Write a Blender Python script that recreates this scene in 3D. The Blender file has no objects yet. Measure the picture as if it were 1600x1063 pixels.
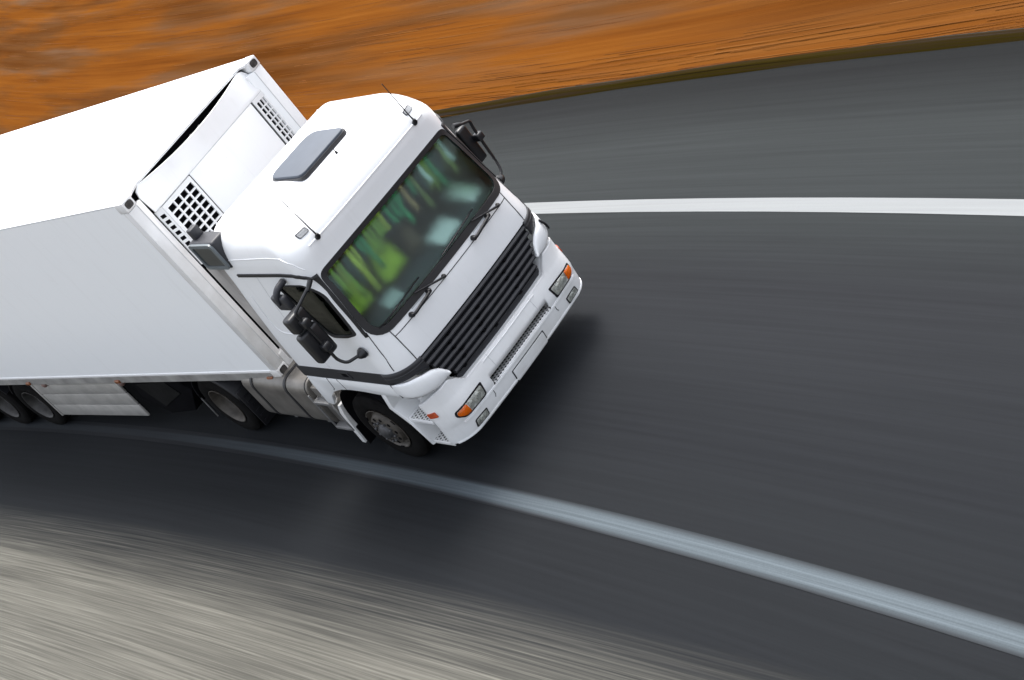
import bpy, bmesh, math, random
import numpy as np
from mathutils import Vector, Matrix

random.seed(7)
rng = np.random.default_rng(7)
scene = bpy.context.scene
COL = scene.collection
PI = math.pi
R = math.radians

# ------------------------------------------------------------------ camera
cam_d = bpy.data.cameras.new('camera')
cam_d.sensor_fit = 'HORIZONTAL'
cam_d.sensor_width = 36.0
cam_d.lens = 2277.118 / 1600 * 36.0
cam_d.clip_start = 0.1
cam_d.clip_end = 5000
cam = bpy.data.objects.new('camera', cam_d)
COL.objects.link(cam)
right = Vector((0.63438717, 0.54299181, -0.55019342))
down = Vector((0.03763948, -0.73260309, -0.67961459))
fwd = Vector((-0.77209856, 0.41042978, -0.48519193))
M = Matrix(((right.x, -down.x, -fwd.x, 13.15373562),
            (right.y, -down.y, -fwd.y, -6.29850703),
            (right.z, -down.z, -fwd.z, 8.16817626),
            (0, 0, 0, 1)))
cam.matrix_world = M
scene.camera = cam

# ------------------------------------------------------------------ sky, sun, exposure
SUN_EL, SUN_AZ = R(64), math.atan2(0.50, -0.30)      # direction towards the sun (behind the truck, on its far side)
world = bpy.data.worlds.new('World')
scene.world = world
world.use_nodes = True
wn = world.node_tree
for n in list(wn.nodes):
    wn.nodes.remove(n)
sky = wn.nodes.new('ShaderNodeTexSky')
sky.sky_type = 'NISHITA'
sky.sun_disc = False
sky.sun_elevation = SUN_EL
sky.sun_rotation = PI / 2 - SUN_AZ
sky.air_density = 1.0
sky.dust_density = 4.0
hs = wn.nodes.new('ShaderNodeHueSaturation')
hs.inputs['Saturation'].default_value = 0.34
bg = wn.nodes.new('ShaderNodeBackground')
bg.inputs['Strength'].default_value = 0.14
wo = wn.nodes.new('ShaderNodeOutputWorld')
wn.links.new(sky.outputs[0], hs.inputs['Color'])
wn.links.new(hs.outputs[0], bg.inputs[0])
wn.links.new(bg.outputs[0], wo.inputs[0])

sun_d = bpy.data.lights.new('sun', 'SUN')
sun_d.energy = 1.3
sun_d.angle = R(20)
sun_d.color = (1.0, 0.965, 0.92)
sun = bpy.data.objects.new('sun', sun_d)
COL.objects.link(sun)
sd = Vector((math.cos(SUN_EL) * math.cos(SUN_AZ), math.cos(SUN_EL) * math.sin(SUN_AZ), math.sin(SUN_EL)))
sun.rotation_euler = sd.to_track_quat('Z', 'Y').to_euler()
sun.location = (0, 0, 30)

vs = scene.view_settings
vs.view_transform = 'Standard'
vs.look = 'None'
vs.exposure = 1.55
vs.gamma = 1.0
vs.use_curve_mapping = False
scene.render.engine = 'CYCLES'
scene.cycles.transparent_max_bounces = 16

# ------------------------------------------------------------------ materials
MAT = {}


def nt_new(name):
    m = bpy.data.materials.new(name)
    m.use_nodes = True
    nt = m.node_tree
    b = nt.nodes.get('Principled BSDF')
    MAT[name] = m
    return m, nt, b


def N(nt, typ, **kw):
    n = nt.nodes.new(typ)
    for k, v in kw.items():
        setattr(n, k, v)
    return n


def L(nt, a, b):
    nt.links.new(a, b)


def ramp(nt, stops, interp='LINEAR'):
    n = N(nt, 'ShaderNodeValToRGB')
    cr = n.color_ramp
    cr.interpolation = interp
    while len(cr.elements) > 1:
        cr.elements.remove(cr.elements[-1])
    cr.elements[0].position = stops[0][0]
    cr.elements[0].color = tuple(stops[0][1]) + (1,)
    for p, c in stops[1:]:
        e = cr.elements.new(p)
        e.color = tuple(c) + (1,)
    return n


def mathn(nt, op, a, b=None, clamp=False):
    n = N(nt, 'ShaderNodeMath', operation=op)
    n.use_clamp = clamp
    for i, v in enumerate((a, b)):
        if v is None:
            continue
        if isinstance(v, (int, float)):
            n.inputs[i].default_value = v
        else:
            L(nt, v, n.inputs[i])
    return n.outputs[0]


def mixc(nt, fac, a, b, blend='MIX'):
    n = N(nt, 'ShaderNodeMix', data_type='RGBA', blend_type=blend)
    if isinstance(fac, (int, float)):
        n.inputs[0].default_value = fac
    else:
        L(nt, fac, n.inputs[0])
    for i, v in ((6, a), (7, b)):
        if isinstance(v, tuple):
            n.inputs[i].default_value = tuple(v) + (1,)
        else:
            L(nt, v, n.inputs[i])
    return n.outputs[2]


def noise(nt, vec, scale, detail=3, rough=0.55):
    n = N(nt, 'ShaderNodeTexNoise')
    n.inputs['Scale'].default_value = scale
    n.inputs['Detail'].default_value = detail
    n.inputs['Roughness'].default_value = rough
    if vec is not None:
        L(nt, vec, n.inputs['Vector'])
    return n.outputs[0]


def simple(name, col, rough=0.5, metal=0.0, coat=0.0, var=0.12, scale=6.0, bump=0.0, spec=0.5):
    """a plain finish with slight procedural unevenness"""
    m, nt, b = nt_new(name)
    tc = N(nt, 'ShaderNodeTexCoord')
    nz = noise(nt, tc.outputs['Object'], scale, 5)
    lo = tuple(c * (1 - var) for c in col)
    hi = tuple(min(1, c * (1 + var)) for c in col)
    rp = ramp(nt, [(0.3, lo), (0.7, hi)])
    L(nt, nz, rp.inputs[0])
    L(nt, rp.outputs[0], b.inputs['Base Color'])
    b.inputs['Roughness'].default_value = rough
    b.inputs['Metallic'].default_value = metal
    b.inputs['Coat Weight'].default_value = coat
    b.inputs['Coat Roughness'].default_value = 0.08
    b.inputs['Specular IOR Level'].default_value = spec
    if bump:
        bp = N(nt, 'ShaderNodeBump')
        bp.inputs['Strength'].default_value = bump
        bp.inputs['Distance'].default_value = 0.004
        L(nt, noise(nt, tc.outputs['Object'], scale * 30, 3), bp.inputs['Height'])
        L(nt, bp.outputs[0], b.inputs['Normal'])
    return m


def paint(name, col, dirt=(0.42, 0.40, 0.36), amount=0.35, zlo=0.3, zhi=1.4, rough=0.32, streak=0.0):
    """vehicle paint: clear coat, faint mottling, road film that thins out with height, small specks"""
    m, nt, b = nt_new(name)
    tc = N(nt, 'ShaderNodeTexCoord')
    geo = N(nt, 'ShaderNodeNewGeometry')
    sep = N(nt, 'ShaderNodeSeparateXYZ')
    L(nt, geo.outputs['Position'], sep.inputs[0])
    hgt = N(nt, 'ShaderNodeMapRange')
    hgt.inputs[1].default_value = zlo
    hgt.inputs[2].default_value = zhi
    hgt.inputs[3].default_value = 1.0
    hgt.inputs[4].default_value = 0.10
    L(nt, sep.outputs[2], hgt.inputs[0])
    n1 = noise(nt, tc.outputs['Object'], 2.3, 6, 0.6)
    r1 = ramp(nt, [(0.38, (0, 0, 0)), (0.75, (1, 1, 1))])
    L(nt, n1, r1.inputs[0])
    f = mathn(nt, 'MULTIPLY', r1.outputs[0], hgt.outputs[0])
    f = mathn(nt, 'MULTIPLY', f, amount)
    mp = N(nt, 'ShaderNodeMapping')
    mp.inputs['Scale'].default_value = (14, 14, 1.2)
    L(nt, tc.outputs['Object'], mp.inputs[0])
    n2 = noise(nt, mp.outputs[0], 1.0, 4, 0.6)
    r2 = ramp(nt, [(0.55, (0, 0, 0)), (0.85, (1, 1, 1))])
    L(nt, n2, r2.inputs[0])
    f2 = mathn(nt, 'MULTIPLY', r2.outputs[0], 0.10 + streak)
    f = mathn(nt, 'ADD', f, f2, True)
    v = N(nt, 'ShaderNodeTexVoronoi')
    v.inputs['Scale'].default_value = 7.0
    L(nt, tc.outputs['Object'], v.inputs['Vector'])
    sp = mathn(nt, 'LESS_THAN', v.outputs['Distance'], 0.035)
    f = mathn(nt, 'ADD', f, mathn(nt, 'MULTIPLY', sp, 0.35), True)
    L(nt, mixc(nt, f, tuple(col), tuple(dirt)), b.inputs['Base Color'])
    rr = mathn(nt, 'ADD', mathn(nt, 'MULTIPLY', n1, 0.15), rough - 0.07)
    L(nt, rr, b.inputs['Roughness'])
    b.inputs['Coat Weight'].default_value = 0.5
    b.inputs['Coat Roughness'].default_value = 0.12
    return m


WHITE = paint('white_paint', (0.80, 0.815, 0.83), amount=0.22, zhi=1.2)
WHITE_B = paint('bumper_paint', (0.78, 0.79, 0.80), amount=0.5, zlo=0.2, zhi=1.3, rough=0.42)
WHITE_C = paint('container_paint', (0.87, 0.88, 0.885), amount=0.10, zlo=1.0, zhi=2.0, rough=0.45)
WHITE_S = paint('container_paint_lightened', (0.90, 0.92, 0.935), amount=0.03, zlo=1.0, zhi=2.0, rough=0.5)  # container paint again, lightened to offset the weak light on the side
WHITE_F = paint('frame_paint', (0.74, 0.74, 0.74), amount=0.75, zlo=0.9, zhi=4.5, rough=0.55, streak=0.15)
BLACK = simple('black_plastic', (0.009, 0.009, 0.011), 0.45, var=0.25, bump=0.15, spec=0.3)
BLACK_M = simple('mirror_plastic', (0.009, 0.0095, 0.0115), 0.38, var=0.2, bump=0.2)
STRIP = simple('grey_trim', (0.019, 0.0195, 0.0235), 0.5, var=0.2, bump=0.2)
RUBBER = simple('rubber_seal', (0.009, 0.009, 0.011), 0.55, var=0.2)
TYRE = simple('tyre_rubber', (0.0065, 0.0062, 0.0062), 0.9, var=0.35, scale=9, bump=0.4, spec=0.06)
RIM = simple('rim_steel', (0.066, 0.058, 0.049), 0.55, metal=0.25, var=0.4, scale=8, bump=0.3)
RIM_T = simple('trailer_rim_steel', (0.055, 0.053, 0.051), 0.5, metal=0.4, var=0.4, scale=7, bump=0.3)
HUB = simple('hub_steel', (0.06, 0.06, 0.063), 0.5, metal=0.4, var=0.35, scale=14)
ALU = simple('tank_aluminium', (0.19, 0.178, 0.162), 0.42, metal=0.55, var=0.28, scale=3.2, bump=0.1)
ALU_P = simple('plank_aluminium', (0.38, 0.37, 0.35), 0.45, metal=0.25, var=0.18, scale=3.5, bump=0.2)
STEEL = simple('chassis_steel', (0.007, 0.007, 0.007), 0.8, var=0.4, scale=5, bump=0.3, spec=0.1)
STEEL_G = simple('galvanised_steel', (0.20, 0.20, 0.20), 0.5, metal=0.4, var=0.25, scale=6)
CASTING = simple('casting_hole_steel', (0.055, 0.050, 0.047), 0.7, metal=0.2, var=0.5, scale=18)
RAIL = simple('rail_grey', (0.24, 0.235, 0.225), 0.6, var=0.35, scale=3, bump=0.2)
DARK = simple('dark_void', (0.004, 0.004, 0.005), 0.9, var=0.3, spec=0.05)
INSIDE = simple('cab_trim', (0.006, 0.009, 0.010), 0.8, var=0.3)
DASH = simple('dashboard_plastic', (0.008, 0.020, 0.025), 0.7, var=0.25, bump=0.3)
SEAT = simple('seat_cloth', (0.007, 0.010, 0.010), 0.95, var=0.4, scale=12)
REFLECTION_LIME = simple('reflection_yellow', (0.33, 0.46, 0.03), 0.7, var=0.3, scale=5)  # colour of the added shapes that imitate windscreen reflections
CURTAIN = simple('green_cloth', (0.008, 0.30, 0.115), 0.85, var=0.5, scale=7)
TAN = simple('reflection_tan', (0.14, 0.09, 0.06), 0.7, var=0.3)
REFLECTION_PALE = simple('reflection_pale', (0.50, 0.53, 0.53), 0.8, var=0.05)
REFLECTIVE = simple('reflective_tape', (0.62, 0.64, 0.62), 0.4, var=0.1)
HATCH = simple('hatch_grey', (0.060, 0.073, 0.094), 0.6, coat=0.0, var=0.06)
SEAM = simple('panel_gap', (0.03, 0.03, 0.033), 0.8, var=0.1)
JOINT = simple('painted_joint', (0.52, 0.53, 0.54), 0.6, var=0.1)
RUST = simple('orange_lamp_plastic', (0.20, 0.065, 0.022), 0.4, coat=0.3, var=0.25, scale=20)
MARK_RED = simple('side_marker_plastic', (0.42, 0.055, 0.010), 0.25, coat=0.6, var=0.2, scale=30)
BOX_FACE = simple('intake_panel', (0.022, 0.028, 0.030), 0.35, coat=0.2, var=0.15)
BOX_GREY = simple('intake_housing', (0.022, 0.023, 0.028), 0.5, var=0.15, bump=0.2)
BOX_RIM = simple('intake_rim', (0.12, 0.14, 0.15), 0.4, var=0.12)
LAMP_GREY = simple('marker_lens_grey', (0.26, 0.27, 0.28), 0.25, coat=0.4, var=0.25, scale=60)


def glass(name, tint, rough=0.02, body=0.0, bodycol=(0.1, 0.1, 0.1)):
    """thin pane: tinted see-through with mirror reflection by angle"""
    m, nt, b = nt_new(name)
    out = nt.nodes.get('Material Output')
    nt.nodes.remove(b)
    tr = N(nt, 'ShaderNodeBsdfTransparent')
    tr.inputs[0].default_value = tuple(tint) + (1,)
    gl = N(nt, 'ShaderNodeBsdfGlossy')
    gl.inputs['Roughness'].default_value = rough
    gl.inputs[0].default_value = (1, 1, 1, 1)
    geo = N(nt, 'ShaderNodeNewGeometry')
    dt = N(nt, 'ShaderNodeVectorMath', operation='DOT_PRODUCT')
    L(nt, geo.outputs['Incoming'], dt.inputs[0])
    L(nt, geo.outputs['Normal'], dt.inputs[1])
    ct = mathn(nt, 'SUBTRACT', 1.0, mathn(nt, 'ABSOLUTE', dt.outputs['Value']), True)
    fac = mathn(nt, 'ADD', 0.035, mathn(nt, 'MULTIPLY', mathn(nt, 'POWER', ct, 5.0), 0.6), True)
    base = tr.outputs[0]
    if body:
        df = N(nt, 'ShaderNodeBsdfDiffuse')
        df.inputs[0].default_value = tuple(bodycol) + (1,)
        mx = N(nt, 'ShaderNodeMixShader')
        mx.inputs[0].default_value = body
        L(nt, base, mx.inputs[1])
        L(nt, df.outputs[0], mx.inputs[2])
        base = mx.outputs[0]
    mx = N(nt, 'ShaderNodeMixShader')
    L(nt, fac, mx.inputs[0])
    L(nt, base, mx.inputs[1])
    L(nt, gl.outputs[0], mx.inputs[2])
    L(nt, mx.outputs[0], out.inputs[0])
    return m




def hazy_pane(name, tint, rough, ior):
    m, nt, b = nt_new(name)
    out = nt.nodes.get('Material Output')
    nt.nodes.remove(b)
    rf = N(nt, 'ShaderNodeBsdfRefraction')
    rf.inputs['Color'].default_value = tuple(tint) + (1,)
    rf.inputs['Roughness'].default_value = rough
    rf.inputs['IOR'].default_value = ior
    gl = N(nt, 'ShaderNodeBsdfGlossy')
    gl.inputs['Roughness'].default_value = 0.12
    mx = N(nt, 'ShaderNodeMixShader')
    mx.inputs[0].default_value = 0.022
    L(nt, rf.outputs[0], mx.inputs[1])
    L(nt, gl.outputs[0], mx.inputs[2])
    L(nt, mx.outputs[0], out.inputs[0])
    return m


GLASS = hazy_pane('windscreen_glass', (0.90, 1.0, 0.975), 0.52, 1.25)
GLASS_S = glass('side_glass', (0.26, 0.36, 0.27))
LENS = glass('clear_lens', (0.93, 0.94, 0.94), 0.06, 0.06, (0.5, 0.5, 0.48))
AMBER = glass('amber_lens', (1.0, 0.34, 0.03), 0.08, 0.45, (0.75, 0.20, 0.01))


def reflector():
    m, nt, b = nt_new('lamp_reflector')
    tc = N(nt, 'ShaderNodeTexCoord')
    v = N(nt, 'ShaderNodeTexVoronoi')
    v.inputs['Scale'].default_value = 16
    L(nt, tc.outputs['Object'], v.inputs['Vector'])
    rp = ramp(nt, [(0.0, (0.92, 0.92, 0.90)), (0.45, (0.55, 0.55, 0.50)), (1.0, (0.28, 0.28, 0.24))])
    L(nt, v.outputs['Distance'], rp.inputs[0])
    L(nt, rp.outputs[0], b.inputs['Base Color'])
    b.inputs['Metallic'].default_value = 0.35
    b.inputs['Roughness'].default_value = 0.25
    bp = N(nt, 'ShaderNodeBump')
    bp.inputs['Strength'].default_value = 0.8
    bp.inputs['Distance'].default_value = 0.02
    L(nt, v.outputs['Distance'], bp.inputs['Height'])
    L(nt, bp.outputs[0], b.inputs['Normal'])
    return m


REFL = reflector()


def tread_plate(name, pitch):
    """light alloy tread with rows of punched holes (too small to pick apart)"""
    m, nt, b = nt_new(name)
    tc = N(nt, 'ShaderNodeTexCoord')
    sp = N(nt, 'ShaderNodeSeparateXYZ')
    L(nt, tc.outputs['Object'], sp.inputs[0])
    gx = mathn(nt, 'DIVIDE', sp.outputs[0], pitch)
    gy = mathn(nt, 'DIVIDE', sp.outputs[1], pitch)
    row = mathn(nt, 'FLOOR', gx)
    sh = mathn(nt, 'MULTIPLY', mathn(nt, 'MODULO', mathn(nt, 'ABSOLUTE', row), 2.0), 0.5)
    fx = mathn(nt, 'SUBTRACT', mathn(nt, 'FRACT', gx), 0.5)
    fy = mathn(nt, 'SUBTRACT', mathn(nt, 'FRACT', mathn(nt, 'ADD', gy, sh)), 0.5)
    d = mathn(nt, 'SQRT', mathn(nt, 'ADD', mathn(nt, 'MULTIPLY', fx, fx), mathn(nt, 'MULTIPLY', fy, fy)))
    hole = mathn(nt, 'LESS_THAN', d, 0.29)
    nz = noise(nt, tc.outputs['Object'], 12, 4)
    rp = ramp(nt, [(0.3, (0.58, 0.58, 0.57)), (0.7, (0.74, 0.74, 0.73))])
    L(nt, nz, rp.inputs[0])
    L(nt, mixc(nt, hole, rp.outputs[0], (0.012, 0.012, 0.012)), b.inputs['Base Color'])
    b.inputs['Roughness'].default_value = 0.5
    b.inputs['Metallic'].default_value = 0.2
    return m


TREAD = tread_plate('punched_tread', 0.045)

# road bend: everything follows circles around one centre
BX, BY = -0.5, -100.0


def bend_coords(nt, bx=BX, by=BY, rad=100.0):
    geo = N(nt, 'ShaderNodeNewGeometry')
    sp = N(nt, 'ShaderNodeSeparateXYZ')
    L(nt, geo.outputs['Position'], sp.inputs[0])
    x = mathn(nt, 'SUBTRACT', sp.outputs[0], bx)
    y = mathn(nt, 'SUBTRACT', sp.outputs[1], by)
    rho = mathn(nt, 'SQRT', mathn(nt, 'ADD', mathn(nt, 'MULTIPLY', x, x), mathn(nt, 'MULTIPLY', y, y)))
    if by > 0:
        y = mathn(nt, 'MULTIPLY', y, -1.0)
    th = mathn(nt, 'ARCTAN2', x, y)
    s = mathn(nt, 'MULTIPLY', th, rad)
    r = mathn(nt, 'SUBTRACT', rho, rad)          # 0 near the truck's middle, + to its left
    return s, r, geo.outputs['Position']


def along(nt, s, r, ks, kr, off=0.0):
    c = N(nt, 'ShaderNodeCombineXYZ')
    L(nt, mathn(nt, 'MULTIPLY', s, ks), c.inputs[0])
    L(nt, mathn(nt, 'ADD', mathn(nt, 'MULTIPLY', r, kr), off), c.inputs[1])
    c.inputs[2].default_value = off
    return c.outputs[0]


GRAVEL_STOPS = [(0.18, (0.040, 0.039, 0.034)), (0.42, (0.078, 0.076, 0.066)), (0.56, (0.106, 0.103, 0.089)), (0.82, (0.180, 0.175, 0.152))]


def gravel_colour(nt):
    s, r, _p = bend_coords(nt, 9.0, -200.0, 200.0)
    a = noise(nt, along(nt, s, r, 0.40, 46.0, 3.1), 1.0, 5, 0.6)
    b_ = noise(nt, along(nt, s, r, 0.12, 2.2, 9.0), 1.0, 3, 0.5)
    v = mathn(nt, 'ADD', mathn(nt, 'MULTIPLY', a, 0.72), mathn(nt, 'MULTIPLY', b_, 0.28))
    rp = ramp(nt, GRAVEL_STOPS)
    v = mathn(nt, 'ADD', mathn(nt, 'MULTIPLY', mathn(nt, 'SUBTRACT', v, 0.5), 1.35), 0.5)
    L(nt, v, rp.inputs[0])
    return rp.outputs[0], a


def asphalt():
    m, nt, b = nt_new('asphalt')
    s, r, pos = bend_coords(nt)
    fine = noise(nt, along(nt, s, r, 0.22, 16.0), 1.0, 5, 0.6)
    wide = noise(nt, along(nt, s, r, 0.05, 0.8, 4.0), 1.0, 3, 0.5)
    grit = noise(nt, pos, 120.0, 2, 0.6)
    # the two carriageway strips differ: paler outer strip, darker driving lane
    lane = ramp(nt, [(0.0, (0.0112, 0.0126, 0.0144)), (0.40, (0.0112, 0.0126, 0.0144)), (0.46, (0.0118, 0.0132, 0.0154)),
                     (0.66, (0.0160, 0.0174, 0.0197)), (0.75, (0.0205, 0.0234, 0.0245)), (0.90, (0.0222, 0.0252, 0.0258)), (1.0, (0.0085, 0.0093, 0.0097))])
    t = mathn(nt, 'DIVIDE', mathn(nt, 'ADD', r, 5.0), 10.0, True)
    L(nt, t, lane.inputs[0])
    k = mathn(nt, 'ADD', 0.40, mathn(nt, 'MULTIPLY', fine, 0.70))
    k = mathn(nt, 'ADD', k, mathn(nt, 'MULTIPLY', wide, 0.42))
    k = mathn(nt, 'ADD', k, mathn(nt, 'MULTIPLY', grit, 0.10))
    kc = N(nt, 'ShaderNodeCombineColor')
    for i in range(3):
        L(nt, k, kc.inputs[i])
    colr = mixc(nt, 1.0, lane.outputs[0], kc.outputs[0], 'MULTIPLY')
    gcol, ga = gravel_colour(nt)
    # grit swept onto the lane edge
    _sg, rg, _pg = bend_coords(nt, 9.0, -200.0, 200.0)
    e = N(nt, 'ShaderNodeMapRange')
    e.inputs[1].default_value = -2.42
    e.inputs[2].default_value = -3.42
    L(nt, rg, e.inputs[0])
    ev = e.outputs[0]
    hump = mathn(nt, 'MULTIPLY', mathn(nt, 'MULTIPLY', ev, mathn(nt, 'SUBTRACT', 1.0, ev)), 4.0)
    spread = mathn(nt, 'ADD', ev, mathn(nt, 'MULTIPLY', hump, mathn(nt, 'MULTIPLY', mathn(nt, 'SUBTRACT', mathn(nt, 'ADD', mathn(nt, 'MULTIPLY', ga, 0.6), mathn(nt, 'MULTIPLY', wide, 0.4)), 0.56), 1.5)), True)
    L(nt, mixc(nt, spread, colr, gcol), b.inputs['Base Color'])
    b.inputs['Roughness'].default_value = 0.85
    b.inputs['Specular IOR Level'].default_value = 0.08
    bp = N(nt, 'ShaderNodeBump')
    bp.inputs['Strength'].default_value = 0.25
    bp.inputs['Distance'].default_value = 0.006
    L(nt, mathn(nt, 'ADD', fine, mathn(nt, 'MULTIPLY', grit, 0.5)), bp.inputs['Height'])
    L(nt, bp.outputs[0], b.inputs['Normal'])
    return m


def gravel():
    m, nt, b = nt_new('gravel')
    s, r, pos = bend_coords(nt)
    gcol, ga = gravel_colour(nt)
    L(nt, gcol, b.inputs['Base Color'])
    b.inputs['Specular IOR Level'].default_value = 0.1
    b.inputs['Roughness'].default_value = 0.9
    bp = N(nt, 'ShaderNodeBump')
    bp.inputs['Strength'].default_value = 0.5
    bp.inputs['Distance'].default_value = 0.02
    L(nt, ga, bp.inputs['Height'])
    L(nt, bp.outputs[0], b.inputs['Normal'])
    return m


def line_paint(name, col, wear, centre=None):
    m, nt, b = nt_new(name)
    s, r, pos = bend_coords(nt)
    a = noise(nt, along(nt, s, r, 0.25, 40.0, 1.0), 1.0, 4, 0.6)
    g = noise(nt, pos, 60, 3)
    lo = tuple(c * (1 - wear) for c in col)
    rp = ramp(nt, [(0.33, lo), (0.62, col)])
    L(nt, mathn(nt, 'ADD', mathn(nt, 'MULTIPLY', a, 0.8), mathn(nt, 'MULTIPLY', g, 0.2)), rp.inputs[0])
    colr = rp.outputs[0]
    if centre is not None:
        # rubbed-away edges; the truck's shade painted in as a fade towards the rear
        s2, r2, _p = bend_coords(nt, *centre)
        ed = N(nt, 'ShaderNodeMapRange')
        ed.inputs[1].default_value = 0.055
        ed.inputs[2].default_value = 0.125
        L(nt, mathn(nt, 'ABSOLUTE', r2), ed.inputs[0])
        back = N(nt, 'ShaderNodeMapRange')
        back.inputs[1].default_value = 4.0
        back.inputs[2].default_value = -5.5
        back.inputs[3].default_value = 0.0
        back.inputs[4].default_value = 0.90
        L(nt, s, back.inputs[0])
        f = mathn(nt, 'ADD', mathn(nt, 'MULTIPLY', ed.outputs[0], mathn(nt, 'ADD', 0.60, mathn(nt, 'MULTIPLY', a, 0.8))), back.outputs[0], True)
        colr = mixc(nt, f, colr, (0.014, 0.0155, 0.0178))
    L(nt, colr, b.inputs['Base Color'])
    b.inputs['Roughness'].default_value = 0.7
    b.inputs['Specular IOR Level'].default_value = 0.1
    return m


def verge_mat(name='dry_verge'):
    m, nt, b = nt_new(name)
    _s, r0, pos = bend_coords(nt)
    s, r, pos = bend_coords(nt, 0.0, 212.0, 206.0)
    fine = noise(nt, along(nt, s, r, 0.16, 9.0, 2.0), 1.0, 5, 0.6)
    mid = noise(nt, along(nt, s, r, 0.10, 1.5, 6.0), 1.0, 3, 0.5)
    big = noise(nt, along(nt, s, r, 0.10, 0.75, 12.0), 1.0, 4, 0.55)
    c1 = ramp(nt, [(0.22, (0.056, 0.0175, 0.0036)), (0.42, (0.092, 0.0295, 0.0052)), (0.56, (0.115, 0.0395, 0.0066)), (0.80, (0.155, 0.060, 0.0120))])
    v = mathn(nt, 'ADD', mathn(nt, 'MULTIPLY', fine, 0.42), mathn(nt, 'MULTIPLY', mid, 0.58))
    L(nt, v, c1.inputs[0])
    # brown and grey patches further out
    far = N(nt, 'ShaderNodeMapRange')
    far.inputs[1].default_value = 5.4
    far.inputs[2].default_value = 6.8
    L(nt, r0, far.inputs[0])
    pf = ramp(nt, [(0.44, (0, 0, 0)), (0.58, (1, 1, 1))])
    L(nt, big, pf.inputs[0])
    pc = ramp(nt, [(0.35, (0.038, 0.0135, 0.0035)), (0.52, (0.054, 0.0275, 0.0125)), (0.68, (0.073, 0.052, 0.036))])
    L(nt, mid, pc.inputs[0])
    f = mathn(nt, 'MULTIPLY', mathn(nt, 'MULTIPLY', pf.outputs[0], far.outputs[0]), 0.65)
    L(nt, mixc(nt, f, c1.outputs[0], pc.outputs[0]), b.inputs['Base Color'])
    b.inputs['Roughness'].default_value = 0.95
    b.inputs['Specular IOR Level'].default_value = 0.0
    bp = N(nt, 'ShaderNodeBump')
    bp.inputs['Strength'].default_value = 0.4
    bp.inputs['Distance'].default_value = 0.05
    L(nt, fine, bp.inputs['Height'])
    L(nt, bp.outputs[0], b.inputs['Normal'])
    return m


def edge_mat():
    m, nt, b = nt_new('verge_edge')
    s, r, pos = bend_coords(nt)
    fine = noise(nt, along(nt, s, r, 0.12, 30.0, 5.0), 1.0, 4, 0.6)
    mid = noise(nt, along(nt, s, r, 0.16, 3.0, 8.0), 1.0, 2, 0.5)
    rp = ramp(nt, [(0.34, (0.006, 0.004, 0.003)), (0.44, (0.022, 0.016, 0.0026)), (0.52, (0.022, 0.0145, 0.008)), (0.64, (0.034, 0.036, 0.034))])
    L(nt, mathn(nt, 'ADD', mathn(nt, 'MULTIPLY', fine, 0.5), mathn(nt, 'MULTIPLY', mid, 0.5)), rp.inputs[0])
    L(nt, rp.outputs[0], b.inputs['Base Color'])
    b.inputs['Roughness'].default_value = 0.95
    b.inputs['Specular IOR Level'].default_value = 0.0
    return m


ASPHALT = asphalt()
GRAVEL = gravel()
LINE_W = line_paint('road_paint_white', (0.208, 0.219, 0.223), 0.13)
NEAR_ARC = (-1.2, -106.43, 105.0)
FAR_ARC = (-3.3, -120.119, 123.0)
LINE_E = line_paint('road_paint_worn_shaded', (0.088, 0.108, 0.122), 0.4, NEAR_ARC)  # worn, with the truck's shade painted in towards the rear
VERGE = verge_mat()
EDGE = edge_mat()

# ------------------------------------------------------------------ mesh helpers


def obj(name, data, mat=None, parent=None, smooth=None):
    """link one mesh object; data is a bmesh or (verts, faces)"""
    me = bpy.data.meshes.new(name)
    if isinstance(data, tuple):
        me.from_pydata([tuple(v) for v in data[0]], [], data[1])
        me.update()
    else:
        data.normal_update()
        data.to_mesh(me)
        data.free()
    if mat:
        for mm in (mat if isinstance(mat, (list, tuple)) else [mat]):
            me.materials.append(mm)
    if smooth is not None:
        shade(me, smooth)
    o = bpy.data.objects.new(name, me)
    COL.objects.link(o)
    if parent:
        o.parent = parent
    return o


def shade(me, deg):
    me.polygons.foreach_set('use_smooth', [True] * len(me.polygons))
    if deg < 180:
        bm = bmesh.new()
        bm.from_mesh(me)
        a = R(deg)
        for e in bm.edges:
            if len(e.link_faces) == 2 and e.calc_face_angle(0) > a:
                e.smooth = False
        bm.to_mesh(me)
        bm.free()
    me.update()


def thing(name, label, cat, loc=(0, 0, 0), rz=0.0, group=None):
    o = bpy.data.objects.new(name, None)
    o.empty_display_size = 0.3
    COL.objects.link(o)
    o.location = loc
    o.rotation_euler = (0, 0, rz)
    tag(o, label, cat, group)
    return o


def tag(o, label, cat, group=None):
    o['label'] = label
    o['category'] = cat
    if group:
        o['group'] = group
    return o


def again(src, parent, loc=None, rot=None, scale=None):
    """a further piece that shares its mesh"""
    o = src.copy()
    COL.objects.link(o)
    o.parent = parent
    if loc is not None:
        o.location = loc
    if rot is not None:
        o.rotation_euler = rot
    if scale is not None:
        o.scale = scale
    return o


def boxm(x0, x1, y0, y1, z0, z1, bev=0.0, seg=2, bm=None):
    own = bm is None
    t = bmesh.new()
    bmesh.ops.create_cube(t, size=1.0)
    bmesh.ops.scale(t, vec=(x1 - x0, y1 - y0, z1 - z0), verts=t.verts)
    bmesh.ops.translate(t, vec=((x0 + x1) / 2, (y0 + y1) / 2, (z0 + z1) / 2), verts=t.verts)
    if bev:
        bmesh.ops.bevel(t, geom=list(t.edges), offset=bev, segments=seg, affect='EDGES', profile=0.5)
    if own:
        return t
    merge(bm, t)
    return bm


def merge(bm, t):
    me = bpy.data.meshes.new('tmp')
    t.to_mesh(me)
    t.free()
    bm.from_mesh(me)
    bpy.data.meshes.remove(me)


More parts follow.
